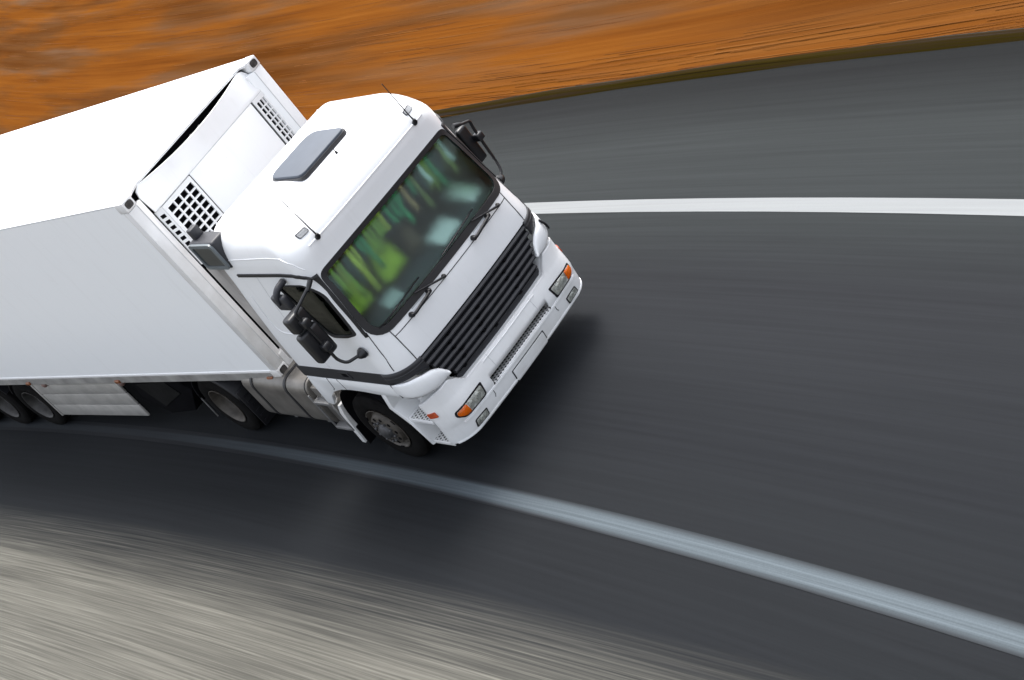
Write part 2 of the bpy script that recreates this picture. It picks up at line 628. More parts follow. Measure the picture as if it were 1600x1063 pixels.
def smooth_path(pts, n=6):
    pts = [Vector(p) for p in pts]
    out = []
    for i in range(len(pts) - 1):
        p0 = pts[max(0, i - 1)]
        p1, p2 = pts[i], pts[i + 1]
        p3 = pts[min(len(pts) - 1, i + 2)]
        for k in range(n):
            t = k / n
            out.append(0.5 * ((2 * p1) + (p2 - p0) * t + (2 * p0 - 5 * p1 + 4 * p2 - p3) * t * t + (3 * p1 - p0 - 3 * p2 + p3) * t ** 3))
    out.append(pts[-1])
    return out


def round_path(pts, rad, n=5):
    """polyline with rounded corners"""
    pts = [Vector(p) for p in pts]
    out = [pts[0]]
    for i in range(1, len(pts) - 1):
        a, b, c = pts[i - 1], pts[i], pts[i + 1]
        da, dc = (a - b), (c - b)
        ra = min(rad, da.length * 0.45, dc.length * 0.45)
        p, q = b + da.normalized() * ra, b + dc.normalized() * ra
        for k in range(n + 1):
            t = k / n
            out.append((1 - t) ** 2 * p + 2 * t * (1 - t) * b + t * t * q)
    out.append(pts[-1])
    return out


def tube(path, rad, seg=10, bm=None, caps=True):
    own = bm is None
    if own:
        bm = bmesh.new()
    path = [Vector(p) for p in path]
    n = len(path)
    rads = rad if isinstance(rad, (list, tuple)) else [rad] * n
    rings = []
    up = Vector((0, 0, 1))
    for i, p in enumerate(path):
        d = (path[min(i + 1, n - 1)] - path[max(i - 1, 0)]).normalized()
        a = d.cross(up)
        if a.length < 1e-3:
            a = d.cross(Vector((0, 1, 0)))
        a.normalize()
        b = d.cross(a).normalized()
        if rings and a.dot(prev) < 0:
            a, b = -a, -b
        prev = a.copy()
        rings.append([bm.verts.new(p + (a * math.cos(2 * PI * k / seg) + b * math.sin(2 * PI * k / seg)) * rads[i]) for k in range(seg)])
    for i in range(n - 1):
        for k in range(seg):
            bm.faces.new((rings[i][k], rings[i][(k + 1) % seg], rings[i + 1][(k + 1) % seg], rings[i + 1][k]))
    if caps:
        bm.faces.new(rings[0][::-1])
        bm.faces.new(rings[-1])
    bmesh.ops.recalc_face_normals(bm, faces=bm.faces)
    return bm


def lathe_y(profile, seg=40, bm=None):
    """profile of (radius, y) turned about the Y axis"""
    own = bm is None
    if own:
        bm = bmesh.new()
    rings = []
    for r_, y in profile:
        if r_ < 1e-5:
            rings.append([bm.verts.new((0, y, 0))])
        else:
            rings.append([bm.verts.new((r_ * math.cos(2 * PI * k / seg), y, r_ * math.sin(2 * PI * k / seg))) for k in range(seg)])
    for a, b in zip(rings[:-1], rings[1:]):
        for k in range(seg):
            k2 = (k + 1) % seg
            if len(a) == 1 and len(b) == 1:
                continue
            if len(a) == 1:
                bm.faces.new((a[0], b[k2], b[k]))
            elif len(b) == 1:
                bm.faces.new((a[k], a[k2], b[0]))
            else:
                bm.faces.new((a[k], a[k2], b[k2], b[k]))
    bmesh.ops.recalc_face_normals(bm, faces=bm.faces)
    return bm


def prism(poly, axis, a0, a1, bev=0.0, seg=2):
    """extrude a polygon (2D points) along an axis between a0 and a1"""
    bm = bmesh.new()

    def mk(p, a):
        if axis == 'y':
            return (p[0], a, p[1])
        if axis == 'x':
            return (a, p[0], p[1])
        return (p[0], p[1], a)
    lo = [bm.verts.new(mk(p, a0)) for p in poly]
    hi = [bm.verts.new(mk(p, a1)) for p in poly]
    n = len(poly)
    bm.faces.new(lo)
    bm.faces.new(hi[::-1])
    for i in range(n):
        j = (i + 1) % n
        bm.faces.new((lo[i], hi[i], hi[j], lo[j]))
    bmesh.ops.recalc_face_normals(bm, faces=bm.faces)
    if bev:
        bmesh.ops.bevel(bm, geom=list(bm.edges), offset=bev, segments=seg, affect='EDGES', profile=0.5)
    return bm


def round_poly(corners, rad, nseg=5, nedge=6):
    """rounded polygon; constant vertex count for a given number of corners"""
    n = len(corners)
    rads = rad if isinstance(rad, (list, tuple)) else [rad] * n
    C_ = [Vector(c) for c in corners]
    arcs = []
    for i in range(n):
        a, b, c = C_[i - 1], C_[i], C_[(i + 1) % n]
        da, dc = (a - b), (c - b)
        ra = min(rads[i], da.length * 0.45, dc.length * 0.45)
        p, q = b + da.normalized() * ra, b + dc.normalized() * ra
        arcs.append([(1 - t) ** 2 * p + 2 * t * (1 - t) * b + t * t * q for t in [k / nseg for k in range(nseg + 1)]])
    out = []
    for i in range(n):
        out += arcs[i]
        e, s_ = arcs[i][-1], arcs[(i + 1) % n][0]
        out += [e.lerp(s_, k / nedge) for k in range(1, nedge)]
    return [(p[0], p[1]) for p in out]


def row_patch(outline, mapf, nrow=24, ncol=30, thick=0.01, vertical=True):
    """slab whose outline is a polygon in (u, v); mapf(u, v, d) gives the point at depth d below the surface"""
    vs_ = sorted(set([round(p[1], 5) for p in outline]))
    v0, v1 = vs_[0], vs_[-1]
    rows = sorted(set([v0 + 1e-4, v1 - 1e-4] + [v0 + (v1 - v0) * k / nrow for k in range(1, nrow)] + [v for v in vs_[1:-1]]))
    rr = [rows[0]]
    for v in rows[1:]:
        if v - rr[-1] > (v1 - v0) / nrow * 0.2:
            rr.append(v)
    rr[-1] = rows[-1]

    def span(v):
        xs = []
        n = len(outline)
        for i in range(n):
            (u0, a), (u1, b) = outline[i], outline[(i + 1) % n]
            if (a - v) * (b - v) <= 0 and abs(a - b) > 1e-9:
                xs.append(u0 + (u1 - u0) * (v - a) / (b - a))
        return min(xs), max(xs)
    F, B = [], []
    verts, faces = [], []
    for v in rr:
        a, b = span(v)
        fr, bk = [], []
        for k in range(ncol + 1):
            u = a + (b - a) * k / ncol
            fr.append(len(verts))
            verts.append(mapf(u, v, 0.0))
        for k in range(ncol + 1):
            u = a + (b - a) * k / ncol
            bk.append(len(verts))
            verts.append(mapf(u, v, thick))
        F.append(fr)
        B.append(bk)
    nr = len(rr)
    for i in range(nr - 1):
        for k in range(ncol):
            faces.append((F[i][k], F[i][k + 1], F[i + 1][k + 1], F[i + 1][k]))
            faces.append((B[i][k], B[i + 1][k], B[i + 1][k + 1], B[i][k + 1]))
        faces.append((F[i][0], F[i + 1][0], B[i + 1][0], B[i][0]))
        faces.append((F[i][ncol], B[i][ncol], B[i + 1][ncol], F[i + 1][ncol]))
    for k in range(ncol):
        faces.append((F[0][k], B[0][k], B[0][k + 1], F[0][k + 1]))
        faces.append((F[-1][k], F[-1][k + 1], B[-1][k + 1], B[-1][k]))
    bm = bmesh.new()
    bv = [bm.verts.new(v) for v in verts]
    for f in faces:
        bm.faces.new([bv[i] for i in f])
    bmesh.ops.recalc_face_normals(bm, faces=bm.faces)
    return bm


def ring_patch(outer, inner, mapf, thick=0.01):
    """frame between two outlines of equal vertex count"""
    bm = bmesh.new()
    n = len(outer)
    of = [bm.verts.new(mapf(u, v, 0)) for u, v in outer]
    inf = [bm.verts.new(mapf(u, v, 0)) for u, v in inner]
    ob = [bm.verts.new(mapf(u, v, thick)) for u, v in outer]
    ib = [bm.verts.new(mapf(u, v, thick)) for u, v in inner]
    for i in range(n):
        j = (i + 1) % n
        bm.faces.new((of[i], of[j], inf[j], inf[i]))
        bm.faces.new((ob[i], ib[i], ib[j], ob[j]))
        bm.faces.new((of[i], ob[i], ob[j], of[j]))
        bm.faces.new((inf[i], inf[j], ib[j], ib[i]))
    bmesh.ops.recalc_face_normals(bm, faces=bm.faces)
    return bm


def strip_on(pts, mapf, width, out=0.002, depth=0.004):
    """thin raised strip along (u, v) points on a surface"""
    bm = bmesh.new()
    P = [Vector(mapf(u, v, -out)) for u, v in pts]
    Q = [Vector(mapf(u, v, depth)) for u, v in pts]
    rings = []
    for i in range(len(P)):
        d = (P[min(i + 1, len(P) - 1)] - P[max(0, i - 1)]).normalized()
        nrm = (P[i] - Q[i]).normalized()
        s_ = d.cross(nrm).normalized() * width / 2
        rings.append([bm.verts.new(x) for x in (P[i] - s_, P[i] + s_, Q[i] + s_, Q[i] - s_)])
    for a, b in zip(rings[:-1], rings[1:]):
        for k in range(4):
            bm.faces.new((a[k], a[(k + 1) % 4], b[(k + 1) % 4], b[k]))
    bm.faces.new(rings[0])
    bm.faces.new(rings[-1][::-1])
    bmesh.ops.recalc_face_normals(bm, faces=bm.faces)
    return bm


def seg2(a, b, n=10):
    return [(a[0] + (b[0] - a[0]) * k / n, a[1] + (b[1] - a[1]) * k / n) for k in range(n + 1)]


def poly2(pts, n=8):
    out = []
    for a, b in zip(pts[:-1], pts[1:]):
        out += seg2(a, b, n)[:-1]
    return out + [pts[-1]]


def pchip(xs, ys):
    xs, ys = np.array(xs, float), np.array(ys, float)
    h = np.diff(xs)
    dl = np.diff(ys) / h
    m = np.zeros(len(xs))
    m[0], m[-1] = dl[0], dl[-1]
    for i in range(1, len(xs) - 1):
        if dl[i - 1] * dl[i] > 0:
            w1, w2 = 2 * h[i] + h[i - 1], h[i] + 2 * h[i - 1]
            m[i] = (w1 + w2) / (w1 / dl[i - 1] + w2 / dl[i])

    def f(x):
        x = min(max(x, xs[0]), xs[-1])
        i = min(int(np.searchsorted(xs, x, 'right')) - 1, len(xs) - 2)
        t = (x - xs[i]) / h[i]
        return float((1 + 2 * t) * (1 - t) ** 2 * ys[i] + t * (1 - t) ** 2 * h[i] * m[i] + t * t * (3 - 2 * t) * ys[i + 1] + t * t * (t - 1) * h[i] * m[i + 1])
    return f


# ================================================================== SETTING


def bend_pt(s, r, z):
    th = s / 100.0
    rho = 100.0 + r
    return (BX + rho * math.sin(th), BY + rho * math.cos(th), z)


def bend_strip(name, r0, r1, z, mat, s0=-110, s1=70, ns=180, nr=1, zf=None):
    verts, faces = [], []
    for i in range(ns + 1):
        s = s0 + (s1 - s0) * i / ns
        for k in range(nr + 1):
            r = r0 + (r1 - r0) * k / nr
            verts.append(bend_pt(s, r, z if zf is None else zf(s, r)))
    for i in range(ns):
        for k in range(nr):
            a = i * (nr + 1) + k
            faces.append((a, a + 1, a + nr + 2, a + nr + 1))
    o = obj(name, (verts, faces), mat, smooth=180)
    o.data.flip_normals() if o.data.polygons[0].normal.z < 0 else None
    return o


ground = obj('ground', ([(-1500, -1500, -0.30), (1500, -1500, -0.30), (1500, 1500, -0.30), (-1500, 1500, -0.30)], [(0, 1, 2, 3)]), VERGE)
ground['kind'] = 'structure'
road = bend_strip('road', -3.6, 5.24, 0.0, ASPHALT, nr=6)
road['kind'] = 'structure'
shoulder = bend_strip('shoulder', -34.0, -3.59, 0.004, GRAVEL, nr=8, zf=lambda s, r: 0.004)
shoulder['kind'] = 'structure'


def arc_line(name, arc, width, mat):
    bx, by, rad = arc
    verts, faces = [], []
    for i in range(181):
        th = (-110 + i) / rad
        for d in (-width / 2, width / 2):
            verts.append((bx + (rad + d) * math.sin(th), by + (rad + d) * math.cos(th), 0.004))
    for i in range(180):
        faces.append((2 * i, 2 * i + 2, 2 * i + 3, 2 * i + 1))
    o = obj(name, (verts, faces), mat, road)
    if o.data.polygons[0].normal.z < 0:
        o.data.flip_normals()


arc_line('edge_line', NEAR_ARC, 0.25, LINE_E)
arc_line('lane_line', FAR_ARC, 0.215, LINE_W)


def verge_h(s, r):
    k = r - 5.2
    base = 0.02 + 0.05 * min(1, k / 0.5) + 0.03 * max(0, k - 1)
    w = 0.5 * math.sin(s * 0.31 + r * 0.9) + 0.35 * math.sin(s * 0.17 - r * 0.55 + 1.3) + 0.25 * math.sin(s * 0.71 + r * 1.7)
    return base + 0.06 * w * min(1, k / 1.5)


verge = bend_strip('verge', 5.33, 60.0, 0.0, VERGE, nr=70, ns=220, zf=verge_h)
verge['kind'] = 'structure'
kerb = bend_strip('verge_edge', 5.2, 5.36, 0.0, EDGE, nr=4, zf=lambda s, r: -0.02 + 0.09 * min(1, (r - 5.2) / 0.10) + 0.008 * math.sin(s * 2.1))
kerb['kind'] = 'structure'


def straw_mat():
    m, nt, b = nt_new('dry_straw')
    at = N(nt, 'ShaderNodeAttribute', attribute_name='tint')
    rp = ramp(nt, [(0.0, (0.036, 0.012, 0.003)), (0.35, (0.080, 0.026, 0.005)), (0.65, (0.112, 0.040, 0.007)), (0.9, (0.155, 0.066, 0.016)), (1.0, (0.13, 0.10, 0.06))])
    L(nt, at.outputs['Fac'], rp.inputs[0])
    L(nt, rp.outputs[0], b.inputs['Base Color'])
    b.inputs['Roughness'].default_value = 0.9
    b.inputs['Specular IOR Level'].default_value = 0.05
    return m


def flattened_straw(n=3000):
    """long dry blades lying over the verge, combed along the road by passing traffic"""
    verts, faces, tint = [], [], []
    for i in range(n):
        x = rng.uniform(-44, 7)
        r = 5.36 + 20.0 * rng.random() ** 2.0
        s_ = x + rng.uniform(-1, 1)
        px, py, _z = bend_pt(s_, r, 0)
        hd = -(px - 0.0) / -206.0 + rng.normal(0, 0.010)
        ln = rng.uniform(0.8, 2.6)
        wd = rng.uniform(0.003, 0.007)
        z = verge_h(s_, r)
        dx, dy = math.cos(hd) * ln, math.sin(hd) * ln
        nx, ny = -math.sin(hd) * wd, math.cos(hd) * wd
        lift = rng.uniform(0.002, 0.005)
        k = len(verts)
        def zat(qx, qy):
            rr_ = math.hypot(qx - BX, qy - BY) - 100.0
            return verge_h(100.0 * math.atan2(qx - BX, qy - BY), max(5.25, rr_))
        mx_, my_ = px + dx * 0.5, py + dy * 0.5
        zm_, ze_ = zat(mx_, my_), zat(px + dx, py + dy)
        verts += [(px - nx, py - ny, z + 0.002), (px + nx, py + ny, z + 0.002), (mx_ + nx, my_ + ny, zm_ + lift), (mx_ - nx, my_ - ny, zm_ + lift), (px + dx, py + dy, ze_ + 0.003)]
        faces += [(k, k + 1, k + 2, k + 3), (k + 3, k + 2, k + 4)]
        tint += [min(1.0, max(0.0, rng.normal(0.56, 0.12)))] * 5
    o = obj('dry_grass', (verts, faces), straw_mat())
    at = o.data.attributes.new('tint', 'FLOAT', 'POINT')
    at.data.foreach_set('value', np.array(tint, dtype=np.float32))
    o['kind'] = 'stuff'
    o['label'] = 'flattened rust coloured dry grass covering the bank beyond the road'
    o['category'] = 'grass'


flattened_straw()

# ================================================================== TRUCK
truck = thing('truck', 'white truck tractor unit with black grille leaning into the bend on the road', 'truck')

# ---- cab surface: for each height the front, width, corner and rear of the plan outline
CZ = [1.20, 1.40, 1.55, 1.75, 1.93, 2.20, 2.50, 2.78, 2.90, 3.05, 3.18, 3.29, 3.36, 3.40, 3.42]
fXf = pchip(CZ, [1.385, 1.385, 1.385, 1.375, 1.350, 1.265, 1.170, 1.082, 1.085, 1.090, 1.030, 0.930, 0.81, 0.62, 0.40])
fYw = pchip(CZ, [1.250, 1.250, 1.250, 1.245, 1.238, 1.222, 1.203, 1.182, 1.176, 1.165, 1.130, 1.070, 0.985, 0.86, 0.60])
fR = pchip(CZ, [0.30, 0.30, 0.30, 0.33, 0.35, 0.32, 0.26, 0.21, 0.22, 0.26, 0.30, 0.32, 0.32, 0.30, 0.25])
fC = pchip(CZ, [0.040, 0.040, 0.040, 0.050, 0.050, 0.040, 0.025, 0.012, 0.014, 0.020, 0.030, 0.040, 0.05, 0.05, 0.05])
fXr = pchip(CZ, [-0.62, -0.62, -0.62, -0.615, -0.61, -0.59, -0.565, -0.535, -0.525, -0.51, -0.49, -0.46, -0.42, -0.36, -0.25])


def front_x(y, z):
    Xf, Yw, r_, c = fXf(z), fYw(z), fR(z), fC(z)
    ay = min(abs(y), Yw - 1e-4)
    x = Xf - c * ay * ay
    if ay > Yw - r_:
        t = (ay - (Yw - r_)) / r_
        x -= r_ * (1 - math.sqrt(max(0, 1 - t * t)))
    return x


def side_y(x, z):
    """half width at x"""
    Xf, Yw, r_, c = fXf(z), fYw(z), fR(z), fC(z)
    lo, hi = Yw - r_, Yw - 1e-4
    if x <= front_x(hi, z):
        return Yw
    for _ in range(24):
        m_ = (lo + hi) / 2
        if front_x(m_, z) > x:
            lo = m_
        else:
            hi = m_
    return (lo + hi) / 2


def plan_ring(z, inset=0.0):
    """closed outline, starting at the rear middle, near side first"""
    Xf, Yw, r_, c, Xr = fXf(z), fYw(z) - inset, fR(z), fC(z), fXr(z) + inset
    half = []
    rr = 0.07
    for k in range(6):
        half.append((Xr, (Yw - rr) * k / 6))
    for k in range(6):
        a = PI / 2 * k / 6
        half.append((Xr + rr - rr * math.cos(a), Yw - rr + rr * math.sin(a)))
    xe = Xf - c * Yw * Yw - r_
    for k in range(14):
        half.append((Xr + rr + (xe - Xr - rr) * k / 14, Yw))
    for k in range(12):
        a = PI / 2 * k / 12
        yy = Yw - r_ + r_ * math.cos(a)
        half.append((Xf - c * yy * yy - r_ + r_ * math.sin(a) - inset, yy))
    for k in range(13):
        yy = (Yw - r_) * (1 - k / 12)
        half.append((Xf - c * yy * yy - inset, yy))
    near = [(x, -y) for x, y in half]
    far = half[::-1][1:-1]
    return near + far


def loft(zs, inset=0.0, zoff=0.0):
    bm = bmesh.new()
    rings = []
    for z in zs:
        rings.append([bm.verts.new((x, y, z + zoff)) for x, y in plan_ring(z, inset)])
    n = len(rings[0])
    for a, b in zip(rings[:-1], rings[1:]):
        for k in range(n):
            bm.faces.new((a[k], a[(k + 1) % n], b[(k + 1) % n], b[k]))
    bm.faces.new(rings[0][::-1])
    bm.faces.new(rings[-1])
    bmesh.ops.recalc_face_normals(bm, faces=bm.faces)
    return bm


def mf(y, z, d):      # front surface, d below it
    return (front_x(y, z) - d, y, z)


def ms(sgn):
    def f(x, z, d):
        return (x, sgn * (side_y(x, z) - d), z)
    return f


NEAR, FAR = -1, 1
WS_GLASS = [(-1.075, 1.99), (1.075, 1.99), (1.020, 2.745), (-1.020, 2.745)]
WS_FRAME = [(-1.150, 1.915), (1.150, 1.915), (1.060, 2.800), (-1.060, 2.800)]
ws_in = round_poly(WS_GLASS, [0.14, 0.14, 0.07, 0.07], 6, 18)
ws_out = round_poly(WS_FRAME, [0.20, 0.20, 0.09, 0.09], 6, 18)
WIN = [(0.32, 2.755), (0.90, 2.76), (1.03, 2.60), (1.075, 2.06), (0.64, 2.045)]
win_out = round_poly(WIN, [0.05, 0.10, 0.12, 0.03, 0.10], 4, 6)

# shell with openings
zs = [1.20, 1.30, 1.40, 1.48, 1.55, 1.65, 1.75, 1.84, 1.93, 2.02, 2.1, 2.2, 2.3, 2.4, 2.5, 2.6, 2.7, 2.78, 2.84, 2.9, 2.97, 3.05, 3.12, 3.18, 3.24, 3.30, 3.33, 3.36, 3.38, 3.40, 3.412, 3.42]
cab = obj('cab_body', loft([1.39] + zs[3:]), [WHITE, INSIDE], truck)
inner = obj('tmp_inner', loft([z for z in zs if 1.5 <= z <= 3.31], 0.045), [WHITE, INSIDE])
for p in inner.data.polygons:
    p.material_index = 1
cut1 = obj('tmp_ws', prism(ws_in, 'x', 0.85, 1.9), [WHITE, INSIDE])
cut2 = obj('tmp_win', prism(win_out, 'y', -1.6, 1.6), [WHITE, INSIDE])
for c_ in (cut1, cut2):
    for p in c_.data.polygons:
        p.material_index = 1
cut3 = obj('tmp_grille', boxm(0.95, 1.6, -0.984, 0.984, 1.0, 1.503), [WHITE, INSIDE])
for c_ in (inner, cut1, cut2, cut3):
    md = cab.modifiers.new('cut', 'BOOLEAN')
    md.operation = 'DIFFERENCE'
    md.solver = 'EXACT'
    md.object = c_
bpy.context.view_layer.update()
dg = bpy.context.evaluated_depsgraph_get()
me2 = bpy.data.meshes.new_from_object(cab.evaluated_get(dg))
cab.modifiers.clear()
cab.data = me2
for c_ in (inner, cut1, cut2, cut3):
    bpy.data.objects.remove(c_)
shade(me2, 22)

# ---- windscreen, surround, side windows
obj('windscreen', row_patch(ws_in, lambda y, z, d: mf(y, z, d + 0.006), 22, 36, 0.006), GLASS, truck, 60)
obj('windscreen_surround', ring_patch(ws_out, ws_in, lambda y, z, d: mf(y, z, d - 0.008), 0.016), RUBBER, truck, 40)
for sg in (NEAR, FAR):
    w = obj('side_window', row_patch(win_out, lambda x, z, d: ms(sg)(x, z, d + 0.012), 18, 16, 0.005), GLASS_S, truck, 60)
    wi = round_poly([(0.345, 2.735), (0.885, 2.74), (1.005, 2.59), (1.045, 2.085), (0.655, 2.07)], [0.05, 0.10, 0.12, 0.03, 0.10], 4, 6)
    obj('window_seal', ring_patch(win_out, wi, lambda x, z, d: ms(sg)(x, z, d - 0.003), 0.02), RUBBER, w, 40)
    # dark pillar trim running from the gutter over the door down beside the windscreen
    gut = [(-0.26, 2.885), (0.60, 2.893), (0.82, 2.885), (0.91, 2.862), (0.97, 2.825), (1.01, 2.78)]
    gp = poly2(gut, 6)
    obj('rain_gutter', strip_on(gp, ms(sg), 0.035, 0.014), RUBBER, truck, 40)
    # pillar: surface coordinates by angle round the corner
    pil = bmesh.new()
    rows = []
    for k in range(25):
        z = 2.805 - (2.805 - 2.0) * k / 24
        t = k / 24
        yo = fYw(z) - 0.004 - 0.0 * t
        y_in = np.interp(z, [1.915, 2.0, 2.80, 2.9], [1.13, 1.142, 1.062, 1.10])
        x_edge = front_x(y_in, z)
        x_back = np.interp(z, [1.93, 2.06, 2.36, 2.60, 2.74, 2.86, 2.885], [1.15, 1.125, 1.085, 1.055, 1.02, 0.99, 0.97])
        row = []
        for j in range(7):
            u = j / 6
            xx = x_edge + (x_back - x_edge) * u
            yy = side_y(xx, z)
            if j == 0:
                yy = y_in
            row.append(pil.verts.new((xx + 0.006 * (1 - u), sg * (yy + 0.006), z)))
        rows.append(row)
    for a, b in zip(rows[:-1], rows[1:]):
        for j in range(6):
            pil.faces.new((a[j], a[j + 1], b[j + 1], b[j]))
    bmesh.ops.recalc_face_normals(pil, faces=pil.faces)
    po = obj('pillar_trim', pil, RUBBER, truck, 60)
    so = po.modifiers.new('thick', 'SOLIDIFY')
    so.thickness = 0.012
    so.offset = 0

# ---- panel gaps and creases on the white sheet metal
obj('panel_gap', strip_on(seg2((-0.99, 1.842), (0.99, 1.842), 30), mf, 0.009, 0.0025), SEAM, truck)
for sg in (NEAR, FAR):
    obj('panel_gap', strip_on(poly2([(sg * 0.992, 1.925), (sg * 0.99, 1.842), (sg * 0.992, 1.50)], 12), mf, 0.010, 0.0028), SEAM, truck)
    obj('door_gap', strip_on(poly2([(1.155, 2.04), (1.175, 1.84), (1.19, 1.70), (1.195, 1.55)], 6), ms(sg), 0.009, 0.003), SEAM, truck)
    obj('door_gap', strip_on(poly2([(0.09, 2.87), (0.02, 2.50), (-0.02, 2.16), (0.04, 1.80), (0.10, 1.56)], 6), ms(sg), 0.005, 0.002), JOINT, truck)
    obj('door_crease', strip_on([(p.x, p.y) for p in smooth_path([(-0.33, 2.60, 0), (-0.37, 2.25, 0), (-0.30, 2.09, 0), (-0.05, 2.055, 0), (0.28, 2.045, 0), (0.62, 2.05, 0)], 6)], ms(sg), 0.016, 0.005), WHITE, truck, 60)
    # roof joint
    obj('roof_joint', strip_on(poly2([(-0.30, 3.08), (0.55, 3.10), (0.80, 3.09), (0.93, 3.00), (1.00, 2.90)], 8), ms(sg), 0.012, 0.004), WHITE, truck, 60)
obj('roof_crease', strip_on(seg2((-0.95, 3.055), (0.95, 3.055), 30), mf, 0.014, 0.005), WHITE, truck, 60)



def roof_z(x, y):
    """height of the roof at (x, y)"""
    lo, hi = 3.0, 3.42
    for _ in range(24):
        m_ = (lo + hi) / 2
        if abs(y) < fYw(m_) and x < front_x(y, m_) and x > fXr(m_):
            lo = m_
        else:
            hi = m_
    return lo


# shallow ribs pressed into the roof
for yy in (-0.80, -0.62, -0.46, 0.46, 0.62, 0.80):
    rib = []
    for k in range(15):
        x = -0.36 + (0.70 - 0.12 * abs(yy) + 0.36) * k / 14
        rib.append((x, yy + 0.03 * math.sin(k / 14 * PI), roof_z(x, yy) + 0.001))
    obj('roof_rib', tube(rib, 0.0045, 6), WHITE, truck, 60)
jn = [(0.80 - 0.05 * (k / 12 - 1) ** 2, -0.78 + 1.56 * k / 24) for k in range(25)]
obj('roof_joint', tube([(x, y, roof_z(x, y)) for x, y in jn], 0.003, 6), JOINT, truck, 60)

# ---- roof hatch, antennas, marker lamps
hp = round_poly([(0.06, -0.36), (0.70, -0.36), (0.70, 0.36), (0.06, 0.36)], [0.17, 0.09, 0.09, 0.17], 6, 2)
hb = prism(hp, 'z', 3.405, 3.455)
top = [f for f in hb.faces if all(v.co.z > 3.45 for v in f.verts)]
bmesh.ops.bevel(hb, geom=[e for f in top for e in f.edges], offset=0.012, segments=3, affect='EDGES', profile=0.5)
hatch = obj('roof_hatch', hb, HATCH, truck, 35)
hp2 = round_poly([(0.045, -0.375), (0.715, -0.375), (0.715, 0.375), (0.045, 0.375)], [0.17, 0.09, 0.09, 0.17], 6, 2)
obj('hatch_seal', prism(hp2, 'z', 3.38, 3.428), STRIP, hatch, 35)
zz = roof_z(0.80, 0.06)
nb = lathe_y([(0, 0.0), (0.016, 0.0), (0.014, 0.012), (0.005, 0.03), (0.004, 0.055), (0, 0.055)], 12)
bmesh.ops.rotate(nb, verts=nb.verts, cent=(0, 0, 0), matrix=Matrix.Rotation(PI / 2, 3, 'X'))
o = obj('washer_nozzle', nb, BLACK, truck, 50)
o.location = (0.80, 0.06, zz)
for sg in (NEAR, FAR):
    ay, az = 0.82 * sg, 3.05
    ax = front_x(ay, az)
    p0 = Vector((ax - 0.01, ay, az))
    bs = tube([p0 + Vector((-0.02, 0, -0.01)), p0 + Vector((0.012, 0, 0.006)), p0 + Vector((0.03, 0, 0.02)), p0 + Vector((0.035, 0, 0.05))], [0.022, 0.03, 0.026, 0.014], 14)
    ant = obj('antenna', bs, BLACK, truck, 50)
    tip = p0 + Vector((-0.05, 0.01 * sg, 0.52))
    obj('antenna_rod', tube([p0 + Vector((0.03, 0, 0.03)), p0.lerp(tip, 0.22) + Vector((0.02, 0, 0.0)), tip], [0.010, 0.007, 0.0045], 8), BLACK, ant, 50)
    my, mz = 0.885 * sg, 3.175
    mo = round_poly([(my - 0.055, mz - 0.019), (my + 0.055, mz - 0.019), (my + 0.055, mz + 0.019), (my - 0.055, mz + 0.019)], 0.015, 3, 2)
    mk = obj('roof_marker_lamp', row_patch(mo, lambda y, z, d: mf(y, z, d - 0.012), 6, 8, 0.02), LAMP_GREY, truck, 40)
    mo2 = round_poly([(my - 0.064, mz - 0.025), (my + 0.064, mz - 0.025), (my + 0.064, mz + 0.025), (my - 0.064, mz + 0.025)], 0.018, 3, 2)
    obj('lamp_rim', ring_patch(mo2, mo, lambda y, z, d: mf(y, z, d - 0.007), 0.012), BOX_GREY, mk, 40)

# ---- grab handles and wipers under the windscreen
for (ya, za, yb, zb) in ((-0.72, 1.872, -0.42, 1.900), (0.36, 1.872, 0.66, 1.900)):
    pa, pb = Vector(mf(ya, za, 0)), Vector(mf(yb, zb, 0))
    path = round_path([pa, pa + Vector((0.06, 0.01, 0.0)), pb + Vector((0.06, -0.01, 0.0)), pb], 0.04, 4)
    h = obj('grab_handle', tube(path, 0.017, 10), BLACK, truck, 60)
    for pp in (pa, pb):
        obj('handle_foot', tube([pp - Vector((0.01, 0, 0)), pp + Vector((0.02, 0, 0)), pp + Vector((0.045, 0, 0.0)), pp + Vector((0.062, 0, 0))], [0.026, 0.030, 0.027, 0.016], 12), BLACK, h, 50)
    obj('handle_recess', strip_on(seg2((ya + 0.05, 1.905), (yb - 0.03, 1.908), 8), mf, 0.03, 0.0015), JOINT, h)
for (yp, ye, b0, b1) in ((-0.18, -0.55, -1.04, -0.38), (0.85, 0.47, -0.03, 0.60)):
    pp = Vector(mf(yp, 1.866, 0))
    wp = obj('wiper', tube([pp - Vector((0.01, 0, 0)), pp + Vector((0.02, 0, 0)), pp + Vector((0.035, 0, 0))], [0.024, 0.024, 0.012], 12), BLACK, truck, 50)
    pm = Vector(mf(ye, 2.00, 0)) + Vector((0.035, 0, 0))
    obj('wiper_arm', tube([pp + Vector((0.03, 0, 0)), pp.lerp(pm, 0.35) + Vector((0.03, 0, 0.0)), pm], [0.014, 0.012, 0.008], 8), BLACK, wp, 60)
    bl = []
    for k in range(13):
        y = b0 + (b1 - b0) * k / 12
        z = 2.012 + 0.045 * (y - b0) / (b1 - b0)
        bl.append(Vector(mf(y, z, 0)) + Vector((0.012, 0, 0)))
    obj('wiper_blade', tube(bl, 0.008, 6), BLACK, wp, 60)

